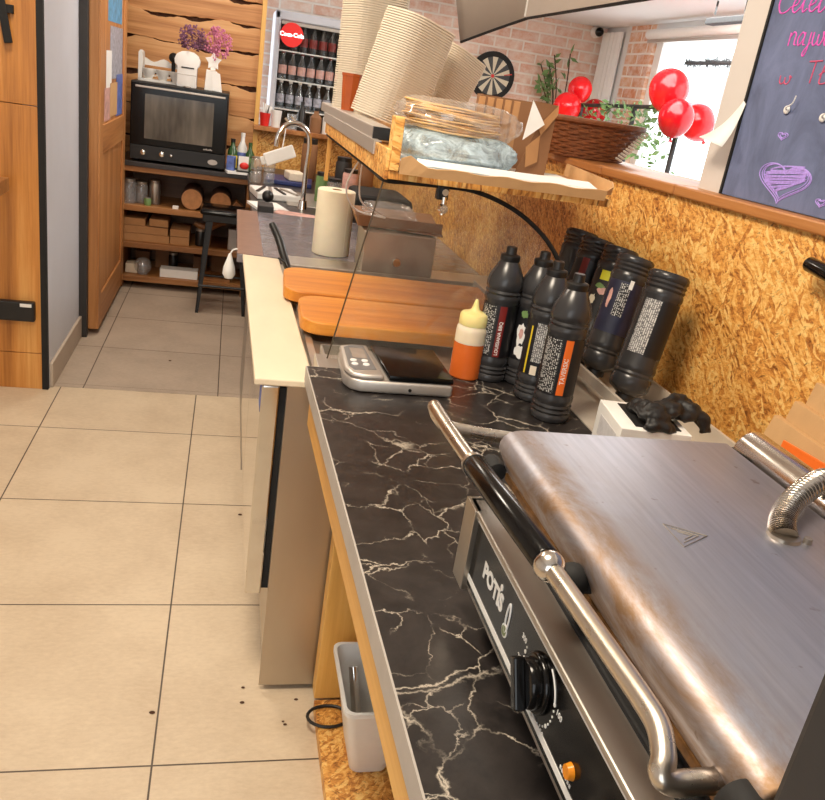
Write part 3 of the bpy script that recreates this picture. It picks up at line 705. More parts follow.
MB().box((.60,.82,1.085),(.665,.835,1.098)).build('hinge_arm', M['black_matt'], gr, bevel=.003)
# corrugated conduit
cpts = [(.541,.587,1.1135),(.545,.598,1.119),(.557,.612,1.126),(.592,.640,1.133),(.654,.680,1.131),(.74,.735,1.09),(.82,.78,1.0)]
MB().tube(cpts, .011, 18, 92, rfun=lambda t: .0112+.0022*math.sin(t*2*PI*46)).build('flexible_conduit', M['steel_conduit'], gr, smooth=True)
MB().cyl((.541,.587,1.1125), (.541,.587,1.1165), .0165, .0155, 24).build('conduit_collar', M['steel_side'], gr, smooth=True)
MB().cyl((.560,.577,1.1125), (.560,.577,1.1185), .0045, .004, 10).build('screw', M['steel_dull'], gr, smooth=True)
for x_, y_ in ((.35,.28),(.35,.76),(.63,.28),(.63,.76)): MB().cyl((x_,y_,.88), (x_,y_,.926), .016, .014, 16).build('foot', M['black_matt'], gr)

# black upright of the neighbouring machine at the near corner
ap = thing('black_cabinet', (.46,.12,.88), 'black upright casing at the lower right corner beside the grill', 'appliance')
box('casing', (.214,.03,.90), (.66,.195,1.45), M['charcoal'], ap, bevel=.004)
for x_, y_ in ((.25,.06),(.63,.06),(.25,.165),(.63,.165)): MB().cyl((x_,y_,.88), (x_,y_,.90), .015).build('foot', M['black_matt'], ap)

# ================================================================== THINGS ON THE WORKTOP
WZ = .88
# sauce bottles ------------------------------------------------------
BODY = [(0,0),(.036,0),(.0405,.005),(.041,.014),(.0385,.018),(.0408,.023),(.0385,.028),(.0408,.033),(.0385,.038),(.0405,.044),(.0405,.052),(.0388,.056),(.0388,.182),(.0405,.187),(.0405,.193),(.0382,.198),(.0405,.203),(.0382,.208),(.0405,.213),(.0405,.222),(.0375,.236),(.0205,.270),(.018,.272),(0,.272)]
CAP = [(0,.268),(.0205,.268),(.0215,.272),(.0215,.281),(.0195,.283),(.0125,.285),(.0115,.288),(.0115,.297),(.0105,.300),(0,.300)]
b0 = MB().lathe(BODY, seg=40).build('body', M['bottle'], None, smooth=True, origin=(0,0,0)); c0_ = MB().lathe(CAP, seg=28).build('cap', M['black'], None, smooth=True, origin=(0,0,0))
proto = [b0, c0_]
def patch(a0, a1, z0, z1, r=.0393): return MB().lathe([(r, z0), (r, z1)], a0=a0, a1=a1, seg=14)
def bottle(loc, rot, label, labels=(), group=None, first=[True]):
    t = thing('sauce_bottle', (0,0,0), label, 'bottle', group)
    for o in proto:
        c = o if first[0] else o.copy()
        if not first[0]: C.objects.link(c)
        c.parent = t
    first[0] = False
    lab = None
    for (nm, a0, a1, z0, z1, mt, r) in sorted(labels, key=lambda l: l[0] != 'label'):
        o = patch(a0, a1, z0, z1, r).build(nm, M[mt], lab or t, smooth=True)
        if nm == 'label': lab = o
    t.location = loc; t.rotation_euler = rot
    return t
def wrap(t, s_, size, ac, zc, mt, upright=True, r=.0398, flip=1, nm='lettering', bold=.0002):
    """text running up the bottle around angle ac"""
    keep = (t.location.copy(), t.rotation_euler.copy()); t.location = (0,0,0); t.rotation_euler = (0,0,0)
    def fn(u, v):
        a = ac - v/r*flip; return Vector((r*math.cos(a), r*math.sin(a), zc+u*flip))
    par = [c for c in t.children if c.name.startswith('label')]
    o = text(nm, s_, size, None, None, None, M[mt], par[0] if par else t, fn=fn, bold=bold)
    t.location, t.rotation_euler = keep
    return o
A = lambda d: math.radians(d)
# camera looks at them from about -112 degrees
cA = -112
LB = 'sauce bottles standing upright on the worktop'
def front(c, red=None, text_=None, stripe='redlabel'):
    L = [('label', A(c-75), A(c+75), .060, .178, 'darklabel', .0392), ('small_print', A(c-62), A(c-8), .064, .174, 'smallprint', .0394)]
    if text_: L.append(('label_stripe', A(c+2), A(c+24), .062, .176, stripe, .0396))
    return L
t = bottle((.600,1.655,WZ), (0,0,0), 'upright black sauce bottle with dark red label stripe, right beside the squeeze bottle', front(cA, 1, 'x', 'redlabel'), LB)
wrap(t, 'LOUISIANA BBQ', .0105, A(cA+13), .104, 'paper')
t = bottle((.672,1.640,WZ), (0,0,0), 'upright black sauce bottle whose label shows a white and green picture', [('label', A(cA-75), A(cA+75), .060, .178, 'darklabel', .0392)], LB)
def blob(t, ac, zc, pts, mt, nm='label_picture', r=.0398):
    keep = t.location.copy(), t.rotation_euler.copy(); t.location = (0,0,0); t.rotation_euler = (0,0,0)
    m_ = MB(); vs = [m_.bm.verts.new(Vector((r*math.cos(A(ac)+u/r), r*math.sin(A(ac)+u/r), zc+v))) for u, v in pts]
    cv = m_.bm.verts.new(Vector((r*math.cos(A(ac)), r*math.sin(A(ac)), zc)))
    for i in range(len(vs)): m_.bm.faces.new((vs[i], vs[(i+1) % len(vs)], cv))
    par = [c for c in t.children if c.name.startswith('label')]; m_.build(nm, M[mt], par[0] if par else t); t.location, t.rotation_euler = keep
def bl(rx, rz, n=18, j=.25, sd=1):
    r_ = random.Random(sd); return [((rx*(1+r_.uniform(-j, j)))*math.cos(2*PI*i/n), rz*(1+r_.uniform(-j, j))*math.sin(2*PI*i/n)) for i in range(n)]
blob(t, cA-28, .118, bl(.010, .026, sd=2), 'paper'); blob(t, cA-22, .080, bl(.013, .014, sd=3), 'paper'); blob(t, cA-26, .165, bl(.008, .009, sd=4), 'leaf', r=.0400)
blob(t, cA-27, .121, bl(.005, .012, sd=5), 'photopink', r=.0402); blob(t, cA-6, .150, bl(.004, .005, sd=6), 'amber', r=.0402)
t = bottle((.666,1.545,WZ), (0,0,0), 'upright black sauce bottle with grey print only, just behind the orange striped one', [('label', A(cA-75), A(cA+75), .060, .178, 'darklabel', .0392), ('small_print', A(cA-25), A(cA+14), .090, .174, 'smallprint_grey', .0394), ('price_patch', A(cA-22), A(cA-2), .062, .082, 'fibre', .0396), ('label_edge', A(cA-44), A(cA-38), .062, .165, 'amber', .0396)], LB)
t = bottle((.667,1.437,WZ), (0,0,0), 'upright black sauce bottle with bright orange label stripe, nearest the grill', front(cA, 1, 'x', 'orange'), LB)
wrap(t, 'TAVERSKI', .0125, A(cA+13), .112, 'paper')
# upside-down bottles leaning on the chipboard
LI = 'sauce bottles stored upside down in the steel rack'
lean = (PI, 0, 0)
BODY2 = [(0,0),(.039,0),(.0435,.005),(.044,.014),(.0410,.018),(.0438,.023),(.0410,.028),(.0438,.033),(.0410,.038),(.0435,.044),(.0435,.052),(.0418,.056),(.0418,.200),(.0435,.205),(.0435,.212),(.0410,.217),(.0435,.222),(.0410,.227),(.0435,.232),(.0435,.250),(.040,.258),(.0215,.270),(.018,.272),(0,.272)]
proto2 = [MB().lathe(BODY2, seg=40).build('body', M['bottle'], None, smooth=True, origin=(0,0,0)), c0_.copy()]
C.objects.link(proto2[1]); proto = proto2; RF = [True]
def inv(top, label, labels):
    t = bottle((0,0,0), (0,0,0), label, [(a, b_, c, d_, e, f, g+.003) for a, b_, c, d_, e, f, g in labels], LI, RF)
    top = Vector(top); cap_ = top+Vector((-.062,-.045,-.29)); ax = (top-cap_).normalized()
    t.rotation_euler = (Vector((0,0,1)).rotation_difference(ax).to_matrix() @ RX(PI)).to_euler(); t.location = cap_+ax*.300
    t.location.z += .8900-cap_.z+.001
    return t
ci = 112     # facing angle on the flipped bottle
t = inv((.915,1.536,1.185), 'upside-down black sauce bottle nearest the grill with large pale print block', [('small_print', A(ci+2), A(ci+52), .062, .178, 'smallprint_grey', .0394), ('label', A(ci-75), A(ci+2), .060, .18, 'darklabel', .0392)])
t = inv((.912,1.690,1.183), 'upside-down black sauce bottle with blue black label, second from the grill end', [('label', A(ci-60), A(ci+70), .060, .18, 'bluelabel', .0392), ('small_print', A(ci-10), A(ci+22), .065, .14, 'smallprint', .0394), ('price_patch', A(ci-14), A(ci-2), .055, .075, 'paper', .0396)])
blob(t, ci+46, .105, bl(.006, .022, sd=8), 'photopink', r=.0430)
t = inv((.925,1.795,1.178), 'upside-down black sauce bottle with bright yellow sticker', [('label', A(ci-60), A(ci+70), .060, .18, 'darklabel', .0392), ('yellow_sticker', A(ci-6), A(ci+42), .062, .085, 'yellow', .0397)])
blob(t, ci+20, .11, bl(.014, .010, sd=9), 'photopink', r=.0430); blob(t, ci+46, .135, bl(.009, .013, sd=10), 'cream', r=.0432); blob(t, ci+32, .10, bl(.012, .006, sd=11), 'leaf', r=.0434)
t = inv((.912,1.900,1.174), 'upside-down black sauce bottle with dark red label edge, behind the yellow stickered one', [('label', A(ci-60), A(ci+70), .060, .18, 'darklabel', .0392), ('label_stripe', A(ci+10), A(ci+34), .055, .17, 'redlabel', .0396)])
t = inv((.912,2.000,1.170), 'upside-down black sauce bottle at the far end of the rack, mostly hidden', [])
# steel rack of the upside-down bottles
rk = thing('bottle_rack', (.87,1.5,WZ), 'low steel rack holding the upside-down bottles against the chipboard', 'rack')
MB().box((.735,1.10,.8803),(.955,1.69,.8828)).box((.785,1.69,.8803),(.955,2.06,.8828)).build('base_plate', M['rackwhite'], rk)
box('front_rail', (.800,1.10,.914), (.808,2.06,.938), M['rackwhite'], rk, bevel=.001)
box('rear_rail', (.955,1.10,.8803), (.962,2.06,.932), M['rackwhite'], rk, bevel=.001)
for y_ in (1.105, 2.05): box('end_bar', (.803,y_,.8803), (.958,y_+.008,.925), M['alu'], rk, bevel=.001)
# squeeze bottle
sq = thing('squeeze_bottle', (.542,1.652,WZ), 'clear squeeze bottle half full of orange sauce beside the black bottles', 'bottle')
q0 = Vector((.542,1.652,WZ))
MB().lathe([(0,0),(.031,0),(.0345,.004),(.0345,.082),(0,.082)], q0, 32).build('sauce', M['sauce'], sq, smooth=True)
MB().lathe([(.0345,.0822),(.0345,.108),(.0335,.116),(.030,.122),(0,.122)], q0, 32).build('upper_body', M['milky'], sq, smooth=True)
MB().lathe([(0,.122),(.0315,.122),(.0318,.126),(.0315,.143),(.0285,.148),(.016,.152),(.0095,.156),(.0075,.162),(.005,.172),(.0035,.178),(0,.179)], q0, 32).build('screw_cap', M['capyellow'], sq, smooth=True)
# kitchen scale
ks = thing('kitchen_scale', (.37,1.59,WZ), 'grey digital kitchen scale with black weighing plate on the worktop corner', 'scale')
b = MB()
b.prism([(.252,1.545,.8815),(.262,1.515,.8815),(.285,1.503,.8815),(.475,1.503,.8815),(.478,1.52,.8815),(.478,1.70,.8815),(.285,1.70,.8815),(.258,1.685,.8815)], (0,0,.026))
b.build('housing', M['alu'], ks, bevel=.006, seg=3, smooth=True)
b = MB(); b.prism([(.252,1.545,.907),(.262,1.515,.907),(.285,1.505,.907),(.330,1.505,.907),(.322,1.70,.907),(.285,1.70,.907),(.258,1.685,.907)], (0,0,.013)); b.build('display_housing', M['alu'], ks, bevel=.007, seg=3, smooth=True)
b = MB(); b.prism([(.262,1.55,.9195),(.271,1.528,.9195),(.318,1.535,.9195),(.312,1.69,.9195),(.283,1.69,.9195),(.266,1.67,.9195)], (0,0,.0015)); kp = b.build('control_panel', pm('grey keypad', (112, 110, 110), .4), ks, bevel=.0006)
box('screen', (.277,1.60,.9206), (.308,1.665,.9222), pm('dull lcd', (150, 138, 128), .25), ks)
for x_, y_ in ((.276,1.562),(.276,1.585),(.300,1.562),(.300,1.585)): MB().cyl((x_,y_,.9206), (x_,y_,.9228), .0075, .0065, 16).build('button', M['white'], ks, smooth=True)
b = MB(); b.prism([(.340,1.506,.9085),(.476,1.506,.9085),(.476,1.70,.9085),(.330,1.70,.9085)], (0,0,.012)); b.build('weighing_plate', M['black_gloss'], ks, bevel=.003, smooth=True)
MB().cyl((.385,1.5035,.893), (.385,1.500,.893), .0035, .0035, 12).build('socket', M['black'], ks)
# glove box with a glove pulled out
gb_ = thing('glove_box', (.79,1.27,.883), 'small white carton of gloves between the grill and the bottle rack', 'box')
b = MB(); bx0, bx1, by0, by1 = .705,.835,1.185,1.325
Rz = RZ(A(-8)); pv = (.77,1.25,.9)
b.box((bx0,by0,.8835),(bx1,by1,.965), Rz, pv); b.build('carton', M['paper'], gb_, bevel=.0015)
b = MB().box((.735,1.20,.9652),(.82,1.31,.9668), Rz, pv); b.build('opening', M['black_matt'], gb_)
b = MB(); b.box((.7045,1.205,.905),(.7049,1.30,.945), Rz, pv); b.build('printed_side', pm('faint grey print', (206, 204, 206), .7, var=.15, scale=60), gb_)
gl = MB()
for i, (p, r) in enumerate([((.765,1.22,.985),.030),((.80,1.235,.992),.028),((.835,1.24,.985),.026),((.855,1.25,.975),.020)]): gl.sphere(p, r, 16, 10, (1.15,.95,.5))
gl.tube([(.76,1.29,.968),(.755,1.26,.983),(.76,1.23,.993),(.78,1.21,.992)], .014, 10, 5); gl.tube([(.83,1.25,.99),(.855,1.235,.992),(.872,1.225,.975),(.878,1.218,.955)], .012, 10, 5)
gl.tube([(.80,1.25,1.0),(.84,1.262,1.002),(.868,1.262,.985)], .010, 10, 5); gl.tube([(.74,1.20,.975),(.76,1.19,.972),(.80,1.195,.968)], .010, 10, 5)
g_ = gl.build('disposable_glove', M['felt'], smooth=True); md = g_.modifiers.new('rm', 'REMESH'); md.mode = 'VOXEL'; md.voxel_size = .004; md.use_smooth_shade = True
tx = bpy.data.textures.new('crumple', 'CLOUDS'); tx.noise_scale = .02; md = g_.modifiers.new('d', 'DISPLACE'); md.texture = tx; md.strength = .014
tag(g_, 'crumpled black disposable glove pulled out on top of the white carton', 'glove')
# paper bags leaning on the chipboard behind the grill
for i, (y0, y1, zt, x_, lab) in enumerate(((1.03,1.21,1.005,1.000,'front brown paper bag leaning on the chipboard behind the grill'), (.98,1.195,1.040,1.020,'middle brown paper bag of three leaning on the chipboard'), (.94,1.18,1.083,1.038,'rearmost and tallest brown paper bag leaning on the chipboard'))):
    b = MB(); b.prism([(x_-.03,y0,.8835),(x_-.03,y1,.8835),(x_,y1-.004,zt),(x_,y0,zt-.004)], (.012,0,0))
    tag(b.build('paper_bag', M['bag'], bevel=.001), lab, 'bag', 'paper bags behind the grill')
b = MB(); b.prism([(.93,.94,.8805),(.93,1.10,.8805),(.945,1.10,1.000),(.945,.94,1.01)], (.004,0,0))
tag(b.build('orange_packet', M['orange'], bevel=.001), 'flat orange packet standing in front of the brown paper bags', 'packet')
# black clamp under the ledge
kn = thing('wall_spout', (1.045,1.21,1.28), 'black round ended handle fixed under the wooden ledge at the right', 'handle')
b = MB(); b.cyl((1.018,1.265,1.275), (1.010,1.12,1.265), .0138, .0138, 20); b.build('bar', M['black_gloss'], kn, bevel=.003, smooth=True)
b = MB(); b.tube([(1.013,1.193,1.268),(1.017,1.182,1.246),(1.035,1.172,1.235),(1.066,1.166,1.235)], .010, 12, 5); b.build('bracket', M['black'], kn, smooth=True)

# ================================================================== REFRIGERATED PREP COUNTER
pc = thing('prep_counter', (.55,2.25,0), 'stainless steel refrigerated prep counter with glass guard between the worktop and grey counter', 'counter')
box('cabinet', (.152,1.654,.115), (.955,2.84,.828), M['steel_side'], pc, bevel=.002)
box('cabinet_plinth', (.165,1.665,.012), (.95,2.82,.115), M['steel_side'], pc)
box('side_cover', (.152,1.6515,.018), (.90,1.654,.828), M['steel_side'], pc)
dr = box('door', (.098,1.662,.285), (.137,2.235,.822), M['mirror_steel'], pc, bevel=.004)
box('gasket', (.137,1.672,.295), (.152,2.225,.815), M['black_matt'], dr)
dr2 = box('door', (.098,2.245,.285), (.137,2.83,.822), M['mirror_steel'], pc, bevel=.004)
box('gasket', (.137,2.255,.295), (.152,2.82,.815), M['black_matt'], dr2)
box('energy_sticker', (.0975,1.672,.755), (.098,1.73,.818), M['photoblue'], dr)
box('top_frame', (.212,1.647,.828), (.955,1.735,.8795), M['steel'], pc, bevel=.002)
box('top_frame', (.205,2.70,.828), (.955,2.84,.862), M['steel'], pc, bevel=.002)
box('top_frame', (.86,1.735,.828), (.955,2.70,.872), M['steel'], pc, bevel=.002)
box('top_frame', (.211,1.735,.828), (.228,2.70,.845), M['steel'], pc)
box('well_bottom', (.222,1.735,.828), (.86,2.70,.832), M['steel_dull'], pc)
box('crossbar', (.222,2.08,.838), (.86,2.10,.852), M['steel'], pc)
box('crossbar', (.222,2.40,.838), (.86,2.42,.852), M['steel'], pc)
cp_ = box('control_housing', (.455,2.70,.862), (.705,2.86,1.000), M['steel_side'], pc, bevel=.004)
MB().cyl((.575,2.6995,.905), (.575,2.690,.905), .016, .014, 24).build('lock_knob', M['chrome'], cp_, smooth=True)
# glass guard
gp = [(.238,.880),(.312,1.276),(.345,1.283),(.470,1.2845),(.52,1.278),(.575,1.263),(.625,1.241),(.675,1.208),(.71,1.175),(.735,1.142),(.755,1.08),(.764,.880)]
GY = 1.705
MB().prism([(x, GY, z) for x, z in gp], (0,.005,0)).build('guard_glass_end', M['glass'], pc)
cg = MB(); prof = gp[3:]
vv = [[cg.bm.verts.new((x, y, z)) for x, z in prof] for y in (GY+.006, 2.69)]
for i in range(len(prof)-1): cg.bm.faces.new((vv[0][i], vv[0][i+1], vv[1][i+1], vv[1][i]))
cg.build('guard_glass_curve', M['glass'], pc, smooth=True)
MB().tube([(.2375,GY,.880),(.312,GY,1.278)], .0017, 8).build('glass_edge', pm('dark glass edge', (74, 62, 44), .3), pc)
MB().tube([(.312,2.84,1.2805),(.312,GY+.2,1.2805),(.312,GY-.010,1.2805),(.36,GY-.012,1.281),(.470,GY-.012,1.283)]+[(x, GY-.012, z) for x, z in gp[4:10]], .0052, 8, 4).build('edge_seal', M['black_matt'], pc, smooth=True)
lk = MB().box((.425,GY-.022,1.255),(.449,GY-.002,1.285)).build('lock_body', M['black'], pc, bevel=.002)
MB().cyl((.440,GY-.020,1.272), (.440,GY-.03,1.272), .007).cyl((.441,GY-.022,1.238), (.441,GY-.034,1.238), .011, .009, 18).cyl((.441,GY-.022,1.262), (.441,GY-.024,1.225), .005).build('lock_cylinder', M['chrome'], lk, smooth=True)
# cream cutting board along the front
b = MB(); b.prism([(.080,1.638,.831),(.207,1.638,.831),(.188,2.84,.831),(.064,2.858,.831)], (0,0,.0155))
tag(b.build('cutting_board', M['poly'], bevel=.003), 'long cream plastic cutting board along the front of the steel prep counter', 'cutting board')
# two wooden boards
def wboard(name, y0, y1, z0, x0, x1, ang, label, r=.06):
    b = MB(); poly = []
    for (cx, cy, a0) in ((x0+r, y1-r, 90), (x0+r, y0+r, 180)):
        for k in range(9): a = A(a0+90*k/8); poly.append((cx+r*math.cos(a), cy+r*math.sin(a), z0))
    poly += [(x1, y0, z0), (x1, y1, z0)]
    b.prism(poly, (0,0,.034)); o = b.build(name, M['board'], bevel=.005, seg=3)
    o.rotation_euler = (0, 0, ang); return tag(o, label, 'cutting board', 'wooden boards on the prep counter')
wboard('wooden_board', 1.945, 2.215, .853, .203, .80, A(-2), 'thick wooden cutting board nearer the scale, lying across the prep counter')
wboard('wooden_board', 2.235, 2.545, .853, .178, .82, A(-3), 'thick wooden cutting board farther back, nearer the paper towel')
# knife with black handle and tongs in the well
kf = thing('knife', (.19,2.60,.85), 'knife with long black handle sticking up behind the wooden boards', 'knife')
MB().tube([(.205,2.60,.866),(.190,2.63,.90),(.172,2.68,.945),(.148,2.72,.985)], .012, 12, 6, rfun=lambda t: .0105+.003*math.sin(t*3)).build('handle', M['black'], kf, smooth=True)
MB().prism([(.214,2.60,.870),(.222,2.605,.862),(.33,2.60,.842),(.30,2.59,.838),(.21,2.592,.862)], (0,.002,0)).build('blade', M['steel'], kf)
tg = MB(); tg.tube([(.168,2.58,.905),(.185,2.58,.895),(.205,2.59,.87),(.26,2.61,.845)], .0035, 8, 5); tag(tg.build('hook_skewer', M['black'], smooth=True), 'thin black bent hook lying beside the black knife handle', 'hook')
for i, (x0, x1) in enumerate(((.235,.33),(.34,.52))):
    b = MB(); b.box((x0,1.742,.8325),(x1,1.83,.8385))
    p = thing('food_pan', (x0,1.79,.8325), ('small steel food pan in the well at the left below the glass edge', 'steel food pan in the well behind the kitchen scale')[i], 'pan')
    b.build('pan_bottom', M['steel_dull'], p)
    b = MB(); b.box((x0,1.742,.8385),(x0+.004,1.83,.872)); b.box((x1-.004,1.742,.8385),(x1,1.83,.872)); b.box((x0,1.826,.8385),(x1,1.83,.872)); b.box((x0,1.742,.8385),(x1,1.746,.872)); b.build('pan_rim', M['steel'], p)

# ================================================================== SHELF ABOVE THE PREP COUNTER
sh = thing('over_shelf', (.6,2.3,1.285), 'chipboard shelf with raised front lip above the glass guard', 'shelf')
MB().prism([(.309,1.645,1.288),(.795,1.645,1.288),(.795,1.95,1.288),(.90,2.12,1.288),(.90,2.84,1.288),(.309,2.84,1.288)], (0,0,.016)).build('shelf_deck', M['osb_xy'], sh, bevel=.001)
box('front_lip', (.302,1.645,1.286), (.3085,2.84,1.345), M['osb_yz'], sh, bevel=.001)
box('corner_post', (.309,1.640,1.3045), (.328,1.685,1.408), M['osb_yz'], sh, bevel=.002)
MB().box((.312,2.80,1.135),(.324,2.822,1.287)).build('corner_stick', M['pine_z'], sh, bevel=.001)
lp = thing('metal_profile', (.32,2.4,1.345), 'long grey metal profile lying along the front lip of chipboard shelf', 'profile')
b = MB(); b.box((.303,1.87,1.3455),(.347,3.06,1.374)); b.build('channel', M['alu'], lp, bevel=.003)
box('lower_flange', (.298,1.80,1.320), (.3015,2.88,1.346), M['alu'], lp)
box('lower_flange_top', (.298,1.80,1.3455), (.315,2.88,1.348), M['alu'], lp)
box('end_cap', (.304,1.862,1.3465), (.346,1.871,1.373), M['black'], lp)
# stacks of pressed fibre trays
def mk_tray():
    b = MB(); loops = []
    def rr(w, d, r, z):
        p = []
        for cx, cy, a0 in ((w/2-r, d/2-r, 0), (-w/2+r, d/2-r, 90), (-w/2+r, -d/2+r, 180), (w/2-r, -d/2+r, 270)):
            for k in range(5): a = A(a0+90*k/4); p.append(b.bm.verts.new((cx+r*math.cos(a), cy+r*math.sin(a), z)))
        return p
    for w, d, r, z in ((.140,.124,.033,0),(.164,.147,.039,.033),(.178,.161,.043,.0332),(.179,.162,.043,.0374),(.174,.157,.042,.0378)): loops.append(rr(w, d, r, z))
    for a, c in zip(loops, loops[1:]):
        for i in range(20): b.bm.faces.new((a[i], a[(i+1) % 20], c[(i+1) % 20], c[i]))
    b.bm.faces.new(loops[0][::-1])
    return b.build('fibre_tray', M['fibre'], origin=(0,0,0), smooth=False)
tr = mk_tray()
ft = [True]
def stack(base, rx, ry, rz, n, step, label, group):
    m0 = Matrix.Rotation(ry, 4, 'Y') @ Matrix.Rotation(rx, 4, 'X')
    r_ = random.Random(n)
    for i in range(n):
        o = tr if ft[0] else tr.copy()
        if not ft[0]: C.objects.link(o)
        ft[0] = False
        o.matrix_world = Matrix.Translation(Vector(base)) @ m0 @ Matrix.Translation((r_.uniform(-.001, .001), r_.uniform(-.001, .001), i*step)) @ Matrix.Rotation(rz+r_.uniform(-.012, .012), 4, 'Z')
        tag(o, label, 'food tray', group)
stack((.418,2.44,1.330), 0, A(14), A(32), 44, .0066, 'beige pressed fibre food tray in the leaning middle stack of three', 'leaning middle stack of fibre trays')
stack((.575,2.66,1.342), 0, A(20), A(36), 36, .0066, 'beige pressed fibre food tray in the short tilted stack beside the cardboard box', 'short tilted stack of fibre trays')
stack((.405,2.73,1.306), 0, A(0), A(20), 64, .0067, 'beige pressed fibre food tray in the tall straight stack farthest left', 'tall straight stack of fibre trays')
ob = thing('orange_tub', (.338,2.585,1.3745), 'orange brown ribbed tub between the fibre tray stacks and metal profile', 'tub')
b = MB(); b.lathe([(0,0),(.022,0),(.028,.095),(.030,.097),(.030,.104),(0,.104)], (.338,2.585,1.3745), 8); b.build('tub_body', M['orange_tub'], ob)
# cardboard tray with paper and wrapped tortillas
ct = thing('cardboard_tray', (.58,1.75,1.31), 'low cardboard tray lined with white paper under the wrapped tortillas', 'tray')
b = MB(); b.prism([(.325,1.640,1.3105),(.776,1.640,1.3105),(.815,1.70,1.3105),(.835,2.02,1.3105),(.325,2.0,1.3105)], (0,0,.003)); b.build('tray_base', M['kraft'], ct)
def wavy(pts, z0, hs, thick, name, mat):
    b = MB(); n = len(pts); P_ = [Vector((p[0], p[1], z0)) for p in pts]; out = []
    v0 = [b.bm.verts.new(p) for p in P_]; v1 = [b.bm.verts.new(p+Vector((0,-.006,h))) for p, h in zip(P_, hs)]
    for i in range(n-1): b.bm.faces.new((v0[i], v0[i+1], v1[i+1], v1[i]))
    return b.build(name, mat, ct, solid=thick)
xs = [.328+.448*i/24 for i in range(25)]
wavy([(x, 1.636-.004*math.sin((x-.343)*14), 0) for x in xs], 1.302, [.020+.016*math.exp(-((x-.345)/.022)**2)+.002*math.sin(x*60) for x in xs], .003, 'front_wall', M['kraft_light'])
wavy([(.776,1.634,0),(.798,1.655,0),(.815,1.70,0),(.835,2.02,0)], 1.3135, [.010,.018,.024,.03], .003, 'side_wall', M['kraft_light'])
b = MB(); b.prism([(.36,1.650,1.3142),(.772,1.650,1.3142),(.80,1.99,1.3142),(.36,1.99,1.3142)], (0,0,.0015)); b.build('paper_liner', M['paper'], ct)
b = MB(); v = [b.bm.verts.new((.36+.40*i/10, 1.640, 1.322+.001*math.sin(i))) for i in range(11)]; w_ = [b.bm.verts.new((.37+.38*i/10, 1.675, 1.3325)) for i in range(11)]
for i in range(10): b.bm.faces.new((v[i], v[i+1], w_[i+1], w_[i]))
b.build('paper_flap', M['paper'], ct, solid=.0008)
rnd = random.Random(9)
for i in range(12):
    b = MB(); n = 36; c_ = Vector((.462+.005*rnd.uniform(-1,1), 1.805+.006*rnd.uniform(-1,1), 1.390+.0044*i)); tl = .16
    ring = []; ctr = b.bm.verts.new(c_)
    for k in range(n):
        a = 2*PI*k/n; r_ = .104*(1+.02*math.sin(3*a+i)); ring.append(b.bm.verts.new(c_+Vector((r_*math.cos(a), r_*math.sin(a), -.05*r_*math.cos(a)+.0012*math.sin(4*a+i*1.3)))))
    for k in range(n): b.bm.faces.new((ctr, ring[k], ring[(k+1) % n]))
    tag(b.build('tortilla', M['dough'], solid=.0038, smooth=True), 'round tortilla in the wrapped stack on top of blue film', 'tortilla', 'tortillas in the clear wrap')
def pillow(c, sx, sy, sz, seed, amp, flat=True):
    b = MB(); b.sphere((0,0,0), 1, 48, 28); r_ = random.Random(seed); ph = [r_.uniform(0, 6) for _ in range(8)]
    for v in b.bm.verts:
        x, y, z = v.co; e = .55
        x = math.copysign(abs(x)**e, x); y = math.copysign(abs(y)**e, y); z = math.copysign(abs(z)**.7, z)
        k = 1+amp*(math.sin(7*x+5*z+ph[0])+math.sin(11*y+4*x+ph[1])+.7*math.sin(19*x-13*z+ph[2])+.5*math.sin(31*y+17*z+ph[3]))*.4
        v.co = Vector((x*sx*k, y*sy*k, z*sz*k))+Vector(c)
        if v.co.z < c[2]-sz*.98: v.co.z = c[2]-sz*.98
    return b
b = pillow((.474,1.800,1.354), .128, .125, .036, 4, .045); tag(b.build('blue_film_pack', M['bluefilm'], smooth=True), 'pale blue plastic film pack lying on the paper lined cardboard tray', 'pack')
b = pillow((.472,1.800,1.414), .126, .124, .038, 8, .07); tag(b.build('clear_wrap', M['clearfilm'], smooth=True), 'crinkled clear plastic wrap around the stack of tortillas', 'wrap')
# open carton with pleats
cbx = thing('carton_box', (.66,1.93,1.314), 'open brown carton with folded pleats and white flap beside the wrapped tortillas', 'box')
Rb = RZ(A(-12)); pv = (.67,1.95,1.314)
b = MB(); b.box((.56,2.02,1.3145),(.76,2.024,1.475), Rb, pv); b.box((.56,1.87,1.3145),(.564,2.02,1.475), Rb, pv); b.build('carton_walls', M['kraft_dark'], cbx)
b = MB()
for i in range(5): b.box((.555+.020*i,1.862,1.3145),(.570+.020*i,1.868,1.470), Rb, pv)
b.build('pleats', M['kraft'], cbx, bevel=.0015)
box_ = MB().prism([Vector((.655,1.875,1.39)), Vector((.662,1.87,1.478)), Vector((.700,1.872,1.43))], (0,.002,0)); box_.build('white_flap', M['paper'], cbx)
b = MB(); b.prism([(.652,1.88,1.3145),(.735,1.905,1.3145),(.735,1.90,1.475),(.662,1.878,1.478),(.690,1.886,1.425)], (0,.003,0)); b.build('side_flap', M['kraft_dark'], cbx)
b = MB(); b.prism([(.690,1.883,1.425),(.735,1.897,1.475),(.737,1.895,1.455),(.700,1.884,1.405)], (0,.002,0)); b.prism([(.668,1.880,1.375),(.70,1.888,1.405),(.705,1.888,1.345),(.675,1.880,1.33)], (0,.002,0)); b.build('fold', M['kraft'], cbx)
